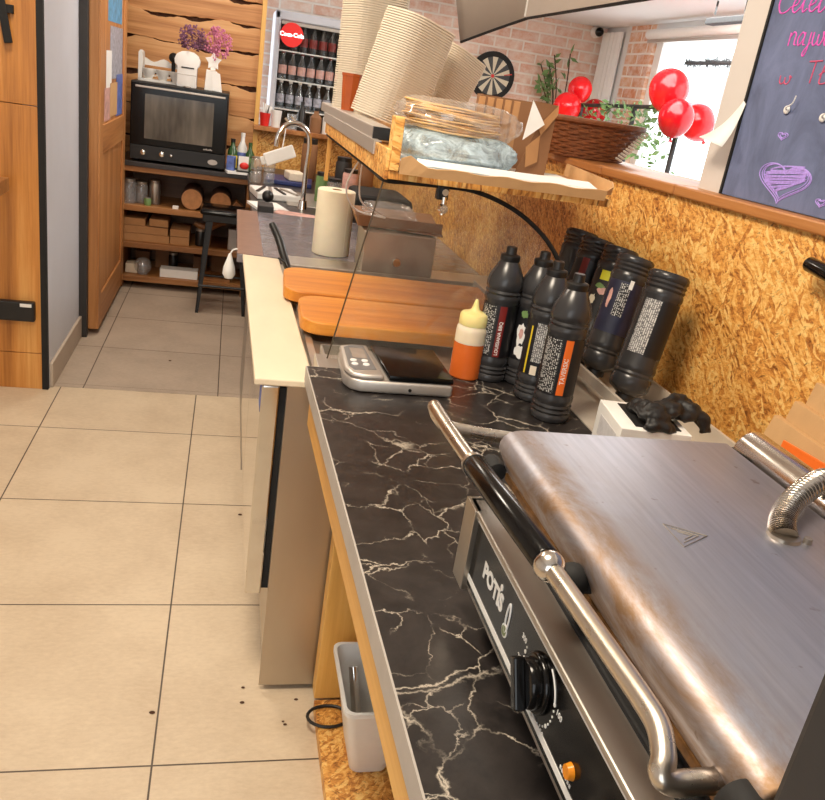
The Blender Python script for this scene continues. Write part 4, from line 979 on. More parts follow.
# wicker basket
bk_ = thing('wicker_basket', (1.03,2.36,1.3465), 'brown wicker basket standing on the wooden ledge beside the carton', 'basket')
bc = Vector((1.02,2.36,1.3468)); n = 56; b = MB()
RN = 13
for k in range(RN):
    t = k/(RN-1); rx, ry = .115+.045*t, .075+.03*t; z = .006+.092*t
    b.tube([bc+Vector((rx*(1+.03*math.sin(i*PI/2*1.0+(k % 2)*PI))*math.cos(2*PI*i/n), ry*(1+.03*math.sin(i*PI/2+(k % 2)*PI))*math.sin(2*PI*i/n), z)) for i in range(n)], .0052, 6, closed=True)
b.build('weave', M['wicker'], bk_, smooth=True)
b = MB()
for i in range(28):
    a = 2*PI*i/28; b.tube([bc+Vector((.112*math.cos(a), .072*math.sin(a), .003)), bc+Vector((.163*math.cos(a), .108*math.sin(a), .102))], .0042, 6)
b.build('stakes', M['wicker'], bk_, smooth=True)
b = MB(); b.lathe([(0,0),(.116,0),(.116,.006),(0,.006)], bc, 40, sy=.65); b.build('basket_base', M['wicker'], bk_)
b = MB(); b.tube([bc+Vector((.166*math.cos(2*PI*i/40), .111*math.sin(2*PI*i/40), .102)) for i in range(40)], .0085, 8, closed=True); b.build('rim', M['wicker'], bk_, smooth=True)
b = MB()
for i in range(12):
    t = i/11; a = A(-52+2*i); p = bc+Vector((.126*math.cos(a)+.045*t, .085*math.sin(a), .012+.080*t)); b.tube([p+Vector((-.008,-.010,.004)), p+Vector((.012,-.008,-.003))], .0032, 6)
b.build('lacing', M['wicker_light'], bk_, smooth=True)

# ================================================================== UNDER THE WORKTOP AND ON THE FLOOR
cr = thing('plastic_crate', (.36,1.36,.03), 'narrow off-white plastic bin under the worktop with a steel bar inside', 'bin')
b = MB()
def ring(z, x0, x1, y0, y1, r=.02):
    out = []
    for cx, cy, a0 in ((x1-r, y1-r, 0), (x0+r, y1-r, 90), (x0+r, y0+r, 180), (x1-r, y0+r, 270)):
        for k in range(5): a = A(a0+90*k/4); out.append(b.bm.verts.new((cx+r*math.cos(a), cy+r*math.sin(a), z)))
    return out
L = [ring(.0305, .345,.43,1.35,1.49), ring(.238,.308,.452,1.297,1.517), ring(.240,.301,.459,1.290,1.524), ring(.250,.301,.459,1.290,1.524), ring(.250,.308,.452,1.297,1.517), ring(.036,.349,.426,1.354,1.486)]
for p, q in zip(L, L[1:]):
    for i in range(20): b.bm.faces.new((p[i], p[(i+1) % 20], q[(i+1) % 20], q[i]))
b.bm.faces.new(L[0][::-1]); b.bm.faces.new(L[-1])
b.build('bin_body', M['white'], cr, smooth=True)
b = MB(); b.cyl((.345,1.47,.225),(.365,1.375,.055), .011, .011, 16); tag(b.build('steel_bar', M['chrome'], smooth=True), 'shiny steel bar standing inside the off-white bin', 'bar')
b = MB(); b.tube([(.283+.05*math.cos(t)+.03, 1.52+.035*math.sin(t), .0345) for t in [2*PI*i/24 for i in range(24)]], .004, 8, closed=True); tag(b.build('cable_loop', M['black'], smooth=True), 'loop of black cable lying on the chipboard bottom shelf', 'cable')
for i, (px, py, s) in enumerate(((152,713,.006),(243,688,.004),(242,703,.005),(285,725,.004),(296,700,.0045),(240,515,.006),(170,361,.006),(283,722,.003),(245,400,.005))):
    p = at(px, py, z=0); b = MB(); b.sphere(p+Vector((0,0,.0022)), s, 10, 6, (1.2, .8, .35))
    tag(b.build('crumb', M['bark'], smooth=True), 'small dark crumb lying on the pale stone floor tiles', 'crumb', 'crumbs on the floor')

# ================================================================== LEFT SIDE
bxl = thing('switch_box', (-.845,3.56,.33), 'black box with small white label fixed low on the wooden panel', 'box')
box('box_body', (-.915,3.545,.315), (-.760,3.579,.400), M['black'], bxl, bevel=.006)
box('box_label', (-.815,3.543,.380), (-.770,3.545,.394), M['white'], bxl)
rk_ = thing('wall_rack', (-.83,3.56,1.5), 'black metal wall rack at the top of the left wooden panel', 'rack')
box('rack_bar', (-.95,3.560,1.505), (-.815,3.579,1.535), M['black_matt'], rk_, bevel=.002)
b = MB(); b.box((-.865,3.553,1.40),(-.835,3.562,1.62), RY(A(-9))); b.build('hanging_blade', M['black_matt'], rk_, bevel=.003)
b = MB(); b.box((-.905,3.553,1.36),(-.887,3.562,1.62), RY(A(-4))); b.build('hanging_blade', M['black_matt'], rk_, bevel=.003)
b = MB(); b.box((-1.15,3.30,.862),(-.832,3.50,.915)); tag(b.build('wall_shelf', M['shelfwood'], bevel=.003), 'end of a small wooden shelf at the left edge of the photo', 'shelf')
for y_ in (3.33,3.47): pass
# open pine door with pinned leaflets
d = box('door_1', (-.715,4.40,.03), (-.675,5.42,2.1), M['doorwood']); struct(d)
fr_ = MB()
fr_.box((-.675,4.40,.03),(-.663,4.50,2.1)); fr_.box((-.675,5.32,.03),(-.663,5.42,2.1))
fr_.build('door_stile', M['doorwood'], d, bevel=.003)
fr_ = MB(); fr_.box((-.675,4.50,.03),(-.664,5.32,.20)); fr_.box((-.675,4.50,.93),(-.664,5.32,1.07)); fr_.box((-.675,4.50,1.98),(-.664,5.32,2.1)); fr_.build('door_rail', M['doorwood_y'], d, bevel=.003)
for i, (y0, y1, z0, z1, mt, lab) in enumerate(((4.72,5.26,1.56,1.78,'blueprint','blue poster pinned topmost on the pine door'), (4.80,5.30,1.28,1.54,'photogrey','grey photo leaflet pinned below the blue poster on door'), (4.66,4.86,1.22,1.42,'paper','white leaflet at the near side of the pinned grey photo'), (4.60,4.83,1.02,1.24,'photopink','pinkish leaflet pinned lowest near the door edge'), (5.05,5.31,1.08,1.30,'photoblue','blue leaflet pinned at the far side of the door'), (4.80,5.08,1.09,1.26,'kraft_light','tan paper pinned between pink and blue leaflets on door'))):
    tag(box('leaflet', (-.6749+.0006*i,y0,max(z0,1.078)), (-.6742+.0006*i,y1,z1), M[mt]), lab, 'leaflet', 'leaflets on the door')

d.location.x += .037
for o_ in list(C.objects):
    if o_.name.startswith('leaflet'): o_.location.x += .037

# ================================================================== BACK SHELF UNIT
su = thing('shelf_unit', (-.24,5.66,0), 'wooden shelf unit with black top and three shelves under the oven', 'shelf')
SX0, SX1, SY0, SY1 = -.66, .15, 5.42, 5.93
box('bench_top', (SX0-.01,SY0-.01,.775), (SX1+.02,SY1,.803), M['darkcounter'], su, bevel=.002)
box('top_board', (SX0,SY0,.742), (SX1,SY1,.775), M['shelfwood'], su, bevel=.002)
for z in (.50,.265,.045): box('shelf_board', (SX0,SY0,z), (SX1,SY1,z+.035), M['shelfwood'], su, bevel=.002)
for x in (SX0,SX1-.03): box('side_board', (x,SY0+.01,0), (x+.03,SY1,.742), M['shelfwood'], su)
box('back_board', (SX0+.03,SY1-.02,.0), (SX1-.03,SY1,.742), M['shelfback'], su)
# oven
ov = thing('convection_oven', (-.31,5.68,.803), 'black countertop convection oven with glass door on the shelf unit', 'oven')
OX0, OX1, OY0, OY1, OZ0, OZ1 = -.605,-.028,5.44,5.92,.815,1.272
box('casing', (OX0,OY0+.02,OZ0), (OX1,OY1,OZ1), M['black'], ov, bevel=.006)
dr_ = box('door', (OX0+.004,OY0,.905), (OX1-.004,OY0+.022,1.262), M['black_gloss'], ov, bevel=.004)
m, nt, bs, out = newmat('oven window glass'); n = N(nt); n.set(bs.inputs['Base Color'], n.ramp(n.noise(n.map(n.coord(), (9,1,2)), 1.2, 3), [(.35, lin((60,54,48))), (.7, lin((112,104,94)))])); bs.inputs['Roughness'].default_value = .08; bs.inputs['Coat Weight'].default_value = .6
box('door_window', (OX0+.085,OY0-.002,.945), (OX1-.085,OY0,1.205), m, dr_, bevel=.0008)
box('door_handle', (OX0+.03,OY0-.028,1.238), (OX1-.02,OY0-.014,1.250), M['alu'], dr_, bevel=.003)
for x in (OX0+.05, OX1-.04): box('handle_post', (x,OY0-.016,1.240), (x+.012,OY0,1.248), M['black'], dr_)
box('control_panel', (OX0+.004,OY0+.002,.817), (OX1-.004,OY0+.022,.902), M['black'], ov, bevel=.003)
for x, r in ((-.523,.017),(-.412,.017),(-.355,.009)): MB().cyl((x,OY0+.002,.862),(x,OY0-.014,.862), r, r*.9, 20).build('knob', M['chrome'], ov, bevel=.001, smooth=True)
MB().lathe([(0,0),(.03,0),(.03,.002),(0,.002)], (-.105,OY0+.002,.852), 24, RX(PI/2) , sy=.55).build('badge', M['alu'], ov)
mk_ = MB()
for i in range(7): mk_.box((-.165+.008*i,OY0-.001,.921), (-.1595+.008*i,OY0,.927+.002*(i % 3)))
mk_.build('door_marking', M['alu'], dr_)
for x in (OX0+.04,OX1-.04):
    for y in (OY0+.06,OY1-.05): MB().cyl((x,y,.803),(x,y,.816), .016).build('foot', M['black_matt'], ov)
# things on the oven
TZ = OZ1
wr = thing('cup_rack', (-.45,5.62,TZ), 'white wooden cup rack standing on the oven at left', 'rack')
b = MB(); b.prism([(-.535,5.60,TZ),(-.535,5.60,TZ+.16),(-.525,5.60,TZ+.175),(-.512,5.60,TZ+.165),(-.508,5.60,TZ+.12),(-.515,5.60,TZ)], (0,.14,0)); b.build('rack_side', M['white'], wr)
b = MB(); b.prism([(-.52,5.735,TZ+.09)]+[(-.52+.25*i/12, 5.735, TZ+.125+.012*math.cos(i*1.05)) for i in range(13)]+[(-.27,5.735,TZ+.09)], (0,.012,0)); b.build('rack_back', M['white'], wr)
box('rack_base', (-.535,5.60,TZ), (-.25,5.74,TZ+.014), M['white'], wr)
for i, x in enumerate((-.475,-.392,-.31)):
    p = Vector((x,5.63,TZ+.014)); cpn = thing('cup', p, ('leftmost of the three small white cups on the oven','middle of the three small white cups on the oven','rightmost of the three small white cups, before the bread-shaped holder')[i], 'cup', 'white cups on the oven')
    b = MB(); b.lathe([(0,0),(.022,0),(.042,.045),(.045,.060),(.042,.060),(.038,.045),(.02,.006),(0,.006)], p, 24); b.build('bowl', M['white'], cpn, smooth=True)
    b = MB(); b.tube([p+Vector((.03,-.01,.045)), p+Vector((.05,-.015,.04)), p+Vector((.045,-.012,.022)), p+Vector((.026,-.008,.02))], .0035, 8, 4); b.build('handle', M['white'], cpn, smooth=True)
th = thing('napkin_holder', (-.245,5.55,TZ), 'white bread-slice shaped holder standing on the oven', 'holder')
b = MB(); pts = [(-.30,TZ),(-.30,TZ+.115),(-.315,TZ+.13),(-.318,TZ+.155),(-.305,TZ+.185),(-.275,TZ+.202),(-.24,TZ+.207),(-.205,TZ+.202),(-.178,TZ+.185),(-.165,TZ+.155),(-.170,TZ+.13),(-.183,TZ+.115),(-.183,TZ)]
b.prism([(x, 5.50, z) for x, z in pts], (0,.10,0)); b.build('body', M['white'], th, bevel=.004, smooth=True)
box('slot', (-.275,5.498,TZ+.108), (-.20,5.50,TZ+.116), M['charcoal'], th)
box('drawer_line', (-.298,5.4985,TZ+.07), (-.185,5.50,TZ+.073), M['edgeband'], th)
b = MB(); b.lathe([(0,0),(.022,0),(.022,.006),(0,.006)], (-.235,5.47,TZ), 24); tag(b.build('coin_dish', M['steel_dull']), 'small grey round dish before the bread-shaped holder', 'dish')
ra = thing('white_box', (-.085,5.56,TZ), 'white folded card stand under the star vase on the oven', 'card')
b = MB(); b.prism([(-.135,5.50,TZ),(-.128,5.50,TZ+.12),(-.065,5.50,TZ+.115),(-.035,5.50,TZ)], (0,.09,0)); b.build('stand', M['white'], ra, bevel=.003)
b = MB(); b.prism([(-.085,5.496,TZ+.005),(-.093,5.496,TZ+.118),(-.045,5.496,TZ+.105),(-.028,5.496,TZ)], (0,.003,0)); b.build('card', M['paper'], ra)
vs = thing('star_vase', (-.09,5.545,TZ+.12), 'white star shaped vase with dried flowers above the oven', 'vase')
b = MB(); pts = []
for i in range(10): a = PI/2+PI*i/5; r = .052 if i % 2 == 0 else .030; pts.append((-.09+r*math.cos(a), 5.53, TZ+.170+r*math.sin(a)))
b.prism(pts, (0,.03,0)); b.box((-.105,5.53,TZ+.119),(-.075,5.56,TZ+.145)); b.build('vase_body', M['white'], vs, bevel=.003)
def flowers(name, c, sx, sz, mat, nb, seed):
    r_ = random.Random(seed); b = MB(); base = Vector((-.09,5.545,TZ+.21))
    for i in range(nb):
        a = r_.uniform(0, 2*PI); rr = math.sqrt(r_.random()); p = Vector(c)+Vector((sx*rr*math.cos(a), .05*r_.uniform(-1,1), sz*rr*math.sin(a)))
        b.tube([base, base*.5+p*.5+Vector((0,0,.015)), p], .0012, 4)
        for k in range(5): b.sphere(p+Vector((r_.uniform(-1,1), r_.uniform(-1,1), r_.uniform(-1,1)))*.016, r_.uniform(.003, .008), 6, 4)
    return b.build(name, mat, vs, smooth=True)
flowers('purple_flowers', (-.225,5.55,TZ+.285), .085,.062, M['purple'], 60, 1)
flowers('pink_flowers', (-.075,5.55,TZ+.275), .080,.09, M['pinkf'], 60, 2)
b = MB(); b.sphere((-.335,5.70,TZ+.155), .03, 14, 10); b.cyl((-.335,5.70,TZ), (-.335,5.70,TZ+.13), .012); tag(b.build('black_figure', M['black_matt'], smooth=True), 'small black figure half hidden behind the bread-shaped holder', 'figure')
for o_ in list(C.objects):
    if o_.parent is None and o_.name.split('.')[0] in ('cup_rack', 'cup', 'napkin_holder', 'coin_dish', 'white_box', 'star_vase', 'black_figure') and o_.location.y > 5: o_.location.x -= .045
# shelf contents
def jar(p, r, h, mt, label, cat='jar', name='jar', lid=None):
    p = Vector(p); t = thing(name, p, label, cat)
    b = MB(); b.lathe([(0,0),(r*.92,0),(r,.006),(r,h*.82),(r*.85,h*.9),(0,h*.9)], p, 20); b.build('vessel', M[mt], t, smooth=True)
    b = MB(); b.lathe([(0,h*.88),(r*.9,h*.88),(r*.9,h),(0,h)], p, 20); b.build('lid', M[lid or 'steel_dull'], t, smooth=True); return t
z1 = .5355; yS = 5.50
jar((-.605,yS,z1), .042,.15, 'clearplastic', 'leftmost clear jar on the top shelf under the oven')
jar((-.535,yS+.03,z1), .038,.135, 'clearplastic', 'second clear jar from the left under the oven')
jar((-.455,yS+.05,z1), .035,.15, 'steel_dull', 'grey metal jar with lid on the top shelf under the oven')
jar((-.49,yS-.03,z1), .022,.05, 'leaf', 'small green jar in front of the clear jars')
for i, x in enumerate((-.22,-.04)):
    t = thing('log_round', (x,5.60,z1), ('left','right')[i]+' of two round cut logs lying on the top shelf', 'log', 'round logs on the shelf')
    b = MB(); b.cyl((x,5.47,z1+.068),(x,5.75,z1+.068), .067, .067, 32); b.build('bark', M['bark'], t, smooth=True)
    b = MB(); b.cyl((x,5.468,z1+.068),(x,5.4705,z1+.068), .064, .064, 32); b.build('cut_face', M['log'], t)
b = MB(); b.box((-.335,5.44,z1),(-.30,5.47,z1+.018)); tag(b.build('small_tag', M['paper']), 'tiny white tag on the top shelf before the logs', 'tag')
b = MB(); b.prism([(.03,5.5,z1),(.10,5.5,z1),(.105,5.5,z1+.05),(.06,5.5,z1+.085),(.035,5.5,z1+.06)], (0,.1,0)); tag(b.build('wood_piece', M['shelfwood'], bevel=.004), 'dark wood piece at the right end of the top shelf', 'wood')
z2 = .3005
for i, (x0, x1, za, zb) in enumerate(((-.635,-.50,.10,.145),(-.475,-.36,.105,.15),(-.63,-.36,.05,.098),(-.63,-.35,.0,.048),(-.345,-.225,.0,.052),(-.345,-.225,.054,.10))):
    b = MB(); b.box((x0,5.47,z2+za),(x1,5.72,z2+zb))
    tag(b.build('carton', M['kraft'], bevel=.002), ('flat brown carton at top left of the pile on the middle shelf','small brown carton on top right of the left pile, middle shelf','wide brown carton in the middle of the left pile, middle shelf','wide brown carton at the bottom of the left pile','lower short brown carton right of the wide ones','upper short brown carton right of the wide ones')[i], 'carton', 'brown cartons on the middle shelf')
b = MB(); b.tube([(-.20+.02*i, 5.55, z2+.14-.02*math.sin(i*.5)) for i in range(11)], .022, 8, rfun=lambda t: .012+.016*math.sin(PI*t)); b.cyl((-.1,5.56,z2),(-.1,5.56,z2+.12), .012); tag(b.build('wooden_bowl', M['shelfwood'], smooth=True), 'wooden bowl on a stem in the middle shelf behind the stool', 'bowl')
jar((-.155,5.53,z2), .035,.11, 'black', 'dark jar beside the short cartons on the middle shelf')
b = MB(); b.box((.02,5.47,z2),(.115,5.53,z2+.14)); tag(b.build('metal_tin', M['alu'], bevel=.006), 'grey rectangular tin on the middle shelf right of the stool leg', 'tin')
z3 = .0805
b = MB(); b.sphere((-.51,5.5,z3+.055), .055, 18, 12); b.cyl((-.51,5.5,z3),(-.51,5.5,z3+.02), .03); tag(b.build('glass_globe', M['clearplastic'], smooth=True), 'round glass globe on the bottom shelf', 'globe')
b = MB(); b.box((-.40,5.46,z3),(-.16,5.56,z3+.055)); tag(b.build('white_carton', M['paper'], bevel=.002), 'long white carton on the bottom shelf', 'carton')
b = MB(); b.box((-.62,5.50,z3),(-.545,5.6,z3+.06)); tag(b.build('beige_carton', M['fibre'], bevel=.002), 'beige carton at left of the glass globe', 'carton')
b = MB(); b.box((-.15,5.46,z3),(.05,5.58,z3+.022)); b.box((-.2,5.48,z3+.022),(-.02,5.57,z3+.04)); tag(b.build('wood_offcut', M['shelfwood']), 'flat wood offcuts on the bottom shelf near the stool', 'wood')
jar((-.33,5.65,z3), .03,.13, 'black', 'dark jar at the back of the bottom shelf')
for i, x in enumerate((-.58,-.45,-.2,-.08)): b = MB(); b.box((x,5.72,z3),(x+.09,5.84,z3+.10+.02*(i % 2))); tag(b.build('dark_carton', M['kraft_dark']), 'brown carton at the back of the bottom shelf', 'carton', 'cartons at the back of the bottom shelf')

# stool
st_ = thing('bar_stool', (.0,5.12,0), 'black metal stool before the back shelf, half hidden by the counter', 'stool')
sc_ = Vector((.0,5.12,0))
b = MB(); b.box((sc_.x-.15,sc_.y-.15,.600),(sc_.x+.15,sc_.y+.15,.628)); b.build('seat', M['black_gloss'], st_, bevel=.02, seg=3, smooth=True)
b = MB(); b.box((sc_.x-.135,sc_.y-.135,.560),(sc_.x+.135,sc_.y+.135,.600)); b.build('seat_frame', M['black'], st_, bevel=.004)
for sx in (-1,1):
    for sy in (-1,1):
        top = sc_+Vector((sx*.115, sy*.115, .59)); bot = sc_+Vector((sx*.150, sy*.150, 0))
        b = MB(); u = Vector((-sx*.034,0,0)); w_ = Vector((0,-sy*.034,0)); k1 = .55
        b.prism([bot, bot+u*k1, top+u*1.3, top], Vector((0,-sy*.006,0))); b.prism([bot, bot+w_*k1, top+w_*1.3, top], Vector((-sx*.006,0,0)))
        b.build('leg', M['black'], st_)
b = MB(); q = .135
for (x0,y0,x1,y1) in ((-q,-q,q,-q),(q,-q,q,q),(q,q,-q,q),(-q,q,-q,-q)): b.cyl(sc_+Vector((x0,y0,.17)), sc_+Vector((x1,y1,.17)), .008, .008, 10)
b.build('foot_ring', M['black'], st_, smooth=True)

# ================================================================== GREY COUNTER, SINK AND CLUTTER
gc = thing('grey_counter', (.5,3.9,0), 'dark grey film covered counter between prep counter and sink', 'counter')
box('counter_top', (.045,2.862,.815), (.955,3.80,.845), M['greycounter'], gc, bevel=.002)
box('front_panel', (.115,2.875,.0), (.145,3.79,.815), M['steel_dull'], gc)
box('side_panel', (.145,2.875,.0), (.955,2.90,.815), M['steel_dull'], gc)
box('brown_edge', (.046,2.863,.8452), (.135,3.795,.8460), pm('brown film strip', (134, 104, 92), .3, var=.15), gc)
sk = thing('sink_counter', (.5,4.6,0), 'dark counter with sink and clutter at the far end', 'counter')
MB().box((.115,3.815,.79),(.955,5.40,.82)).box((.185,5.40,.79),(.955,5.85,.82)).build('counter_top', M['darkcounter'], sk, bevel=.002)
box('front_panel', (.16,3.83,0), (.185,5.39,.79), M['shelfback'], sk)
box('sink_basin_rim', (.30,4.25,.82), (.90,4.75,.826), M['steel'], sk, bevel=.002)
CZ = .8205
tp = thing('gooseneck_tap', (.372,4.20,CZ), 'chrome gooseneck tap rising behind the paper towel roll', 'tap')
b = MB(); tx0 = Vector((.372,4.20,CZ)); b.tube([tx0, tx0+Vector((0,0,.18)), tx0+Vector((.005,0,.31)), tx0+Vector((-.012,-.01,.375)), tx0+Vector((-.06,-.02,.405)), tx0+Vector((-.115,-.03,.395)), tx0+Vector((-.150,-.04,.345)), tx0+Vector((-.158,-.04,.29))], .0125, 14, 7); b.build('spout', M['chrome'], tp, smooth=True)
b = MB(); b.cyl(tx0, tx0+Vector((0,0,.04)), .026, .02, 20); b.build('base', M['chrome'], tp, smooth=True)
b = MB(); b.cyl(tx0+Vector((-.10,-.03,.40)), tx0+Vector((-.125,-.03,.425)), .006).cyl(tx0+Vector((-.07,-.02,.41)), tx0+Vector((-.095,-.02,.435)), .006); b.build('tap_fins', M['chrome'], tp)
b = MB(); Rt = RY(A(-24)); pv = (.235,4.12,1.08); b.box((.155,4.11,1.045),(.305,4.135,1.105), Rt, pv); b.box((.135,4.115,1.055),(.155,4.13,1.095), Rt, pv)
wtb = tag(b.build('white_tube', M['white'], bevel=.006), 'white printed tube hanging slanted before the gooseneck tap', 'tube')
MB().tube([(.24,4.122,1.09),(.25,4.15,1.16),(.255,4.168,1.222)], .0025, 6, 4).build('loop_string', M['white'], wtb)
# towel roll
tw = thing('paper_towel_roll', (.385,3.03,.846), 'thick upright cream paper towel roll on the grey counter', 'paper towel')
p = Vector((.388,3.03,.8462))
b = MB(); b.lathe([(.018,0),(.068,0),(.0695,.003),(.0695,.232),(.066,.2355),(.018,.2355),(.018,0)], p, 48); b.build('paper', M['towel'], tw, smooth=True)
b = MB(); b.lathe([(.0165,.0),(.018,.0),(.018,.236),(.0165,.236),(.0165,0)], p, 24); b.build('core', M['kraft'], tw, smooth=True)
b = MB(); b.tube([p+Vector((.0698*math.cos(t), .0698*math.sin(t), .238)) for t in ()] or [p+Vector((.04,-.0575,.232)), p+Vector((.04,-.0575,.004))], .0009, 5); b.build('loose_edge', M['towel'], tw)
# shallow carton tray on the control housing
tb = thing('brown_tray', (.56,3.0,1.003), 'shallow brown tray with clear bags resting on the steel housing', 'tray')
b = MB(); b.prism([(.44,2.79,1.0035),(.73,2.72,1.0035),(.80,3.22,1.0035),(.47,3.22,1.0035)], (0,0,.004)); b.build('tray_base', M['kraft_dark'], tb)
b = MB(); b.box((.44,2.77,1.0035),(.735,2.776,1.040), RZ(A(-2))); b.build('tray_front', M['kraft_dark'], tb)
b = MB(); b.prism([(.44,2.78,1.0035),(.47,3.22,1.0035),(.455,3.22,1.046),(.425,2.78,1.040)], (.004,0,0)); b.build('tray_side', M['kraft'], tb)
b = pillow((.58,2.98,1.034), .09, .12, .022, 5, .14); tag(b.build('plastic_bag', M['clearfilm'], smooth=True), 'crumpled clear plastic bag lying in the shallow brown tray', 'bag')
b = MB(); b.tube([(.40,2.60,1.25),(.375,2.70,1.14),(.42,2.76,1.06),(.52,2.74,1.045),(.50,2.78,1.05),(.43,2.74,1.10),(.405,2.62,1.24)], .003, 6, 8); tag(b.build('hanging_string', M['white'], smooth=True), 'thin white cord hanging by the glass above the brown tray', 'cord')
# clutter on the counters (small and far)
def item(name, lo, hi, mt, label, cat, bevel=.003, rot=0):
    b = MB(); b.box(lo, hi, RZ(A(rot))); return tag(b.build(name, M[mt], bevel=bevel), label, cat)
item('cutlery_tray', (.13,4.35,CZ),(.36,4.62,CZ+.035),'white','white cutlery tray in the clutter left of the tap','tray',.006,8)
for i in range(4): item('cutlery', (.16+.05*i,4.36,CZ+.036),(.178+.05*i,4.56,CZ+.042),('black','steel','black','steel')[i],('black handled knife leftmost on the white cutlery tray','steel fork beside the leftmost black knife on the tray','black handled knife second from the right on the tray','steel spoon rightmost on the white cutlery tray')[i],'cutlery',.002,12*(i-1))
item('white_papers', (.12,3.98,CZ),(.27,4.20,CZ+.012),'paper','loose white papers on the dark counter nearest edge','paper',0,14)
item('pink_packet', (.22,3.86,CZ),(.42,3.96,CZ+.016),'photopink','pinkish packet lying by the foot of the tap','packet',.004,-18)
b = MB(); b.sphere((.20,4.28,CZ+.030), .030, 14, 10); tag(b.build('black_ball', M['black'], smooth=True), 'small black round knob beside the white cutlery tray', 'knob')
item('dark_tray', (.14,3.82,CZ),(.21,3.95,CZ+.05),'charcoal','dark box at the near front edge of the clutter','box')
item('navy_tray', (.22,5.02,CZ),(.50,5.30,CZ+.025),'navy','navy blue tray lying behind the tap','tray',.005,-6)
item('food_packet', (.34,5.05,CZ+.026),(.44,5.20,CZ+.075),'fibre','cream packet on the navy tray','packet',.008,10)
for i in range(2):
    jar((.155+.075*i,5.0,CZ), .034,.075,'clearplastic', ('left','right')[i]+' lower glass jar with silver lid on the dark counter')
    jar((.155+.075*i,5.0,CZ+.0755), .034,.07,'clearplastic', ('left','right')[i]+' upper glass jar with silver lid, stacked on another jar')
def smallbottle(p, r, h, mt, cap, label, lab=None):
    p = Vector(p); t = thing('small_bottle', p, label, 'bottle')
    b = MB(); b.lathe([(0,0),(r,0),(r,h*.62),(r*.45,h*.78),(r*.4,h*.93),(0,h*.93)], p, 18); b.build('vessel', M[mt], t, smooth=True)
    b = MB(); b.lathe([(0,h*.9),(r*.46,h*.9),(r*.46,h),(0,h)], p, 14); b.build('cap', M[cap], t, smooth=True)
    if lab: b = MB(); b.lathe([(r+.0006,h*.12),(r+.0006,h*.5)], p, 18); b.build('label', M[lab], t, smooth=True)
BZ = .8035
smallbottle((.015,5.55,BZ), .032,.20,'green','black','dark green bottle with yellow label right of the oven','amber')
smallbottle((.075,5.60,BZ), .030,.24,'white','white','tall white bottle between the two green ones','photoblue')
smallbottle((.125,5.55,BZ), .028,.19,'green','green','second green bottle beside the tall white one','leaf')
item('napkin_stack', (-.02,5.40,BZ),(.14,5.52,BZ+.012),'paper','stack of white papers on the bench right of the oven','paper',0,10)
item('blue_packet', (-.015,5.46,BZ+.0125),(.035,5.50,BZ+.10),'photoblue','blue white packet leaning right of the oven','packet',.003,-15)
ho = thing('card_holder', (.085,5.44,BZ+.0125), 'black wire card holder with red item before the green bottles', 'holder')
b = MB(); b.box((.045,5.425,BZ+.0125),(.13,5.46,BZ+.022)); b.box((.045,5.425,BZ+.0125),(.051,5.46,BZ+.095)); b.box((.124,5.425,BZ+.0125),(.13,5.46,BZ+.075)); b.build('holder_frame', M['black'], ho)
b = MB(); b.sphere((.092,5.44,BZ+.052), .027, 14, 10, (1.1,.6,.8)); b.build('red_item', M['red'], ho, smooth=True)
b = MB(); b.box((.054,5.445,BZ+.022),(.118,5.45,BZ+.11)); b.build('card', M['paper'], ho)
# red and white cups on the half wall
LZ = 1.0855
for i, (x, mt, h) in enumerate(((.215,'red',.085),(.29,'white',.11),(.40,'clearplastic',.10))):
    b = MB(); p = Vector((x,5.93,LZ)); b.lathe([(0,0),(.028,0),(.037,h),(.034,h),(.026,.005),(0,.005)], p, 24)
    tag(b.build('cup', M[mt], smooth=True), ('red cup with napkins on the half wall ledge','white cup right of the red one on the half wall ledge','clear cup behind the tap on the half wall ledge')[i], 'cup')
b = MB()
for i in range(5): b.box((.19+.008*i,5.925,LZ+.03),(.192+.014*i,5.945,LZ+.155-.006*i), RY(A(-12+7*i)))
tag(b.build('napkins', M['paper']), 'white napkins standing in the red cup', 'napkin')
smallbottle((.46,5.93,LZ), .028,.19,'black','black','dark slim bottle on the half wall ledge behind the tap')
smallbottle((.56,5.93,LZ), .04,.16,'kraft_dark','black','brown jug on the half wall ledge before the drinks fridge')
smallbottle((.64,5.93,LZ), .032,.17,'white','white','white bottle on the half wall ledge before the drinks fridge')
for i, (px, py, y, r, h, mt, lab) in enumerate(((335,180,4.45,.04,.14,'clearplastic','clear plastic tub right of the tap'),(352,165,4.75,.045,.17,'photopink','pinkish packet standing under the shelf'),(343,175,5.1,.05,.20,'charcoal','dark canister under the shelf'),(366,170,4.9,.05,.22,'kraft_dark','brown canister under the shelf by the chipboard'),(322,185,4.5,.035,.16,'leaf','pale green tub behind the towel roll'),(310,150,5.4,.05,.26,'kraft_dark','brown bottle behind the tap'))):
    q = at(px, py, y=y); jar((min(q.x,.88), y, CZ), r, h, mt, lab, 'tub' if 'tub' in lab else 'canister', 'canister', 'black')
item('black_bag', (.60,3.90,CZ),(.88,4.3,CZ+.14),'black_matt','black bag lying on the counter behind the shelf stick','bag',.03)
# pear shaped cloth hanging at the counter edge
b = MB(); hp = Vector((.022,2.93,.735)); b.lathe([(0,0),(.014,.004),(.023,.02),(.020,.045),(.010,.075),(.005,.092),(0,.095)], hp, 20); b.tube([hp+Vector((0,0,.088)), hp+Vector((.008,0,.105)), hp+Vector((.024,0,.112))], .003, 6, 4)
tag(b.build('hanging_bag', M['white'], smooth=True), 'small pale pear shaped bag hanging at the grey counter edge', 'bag')

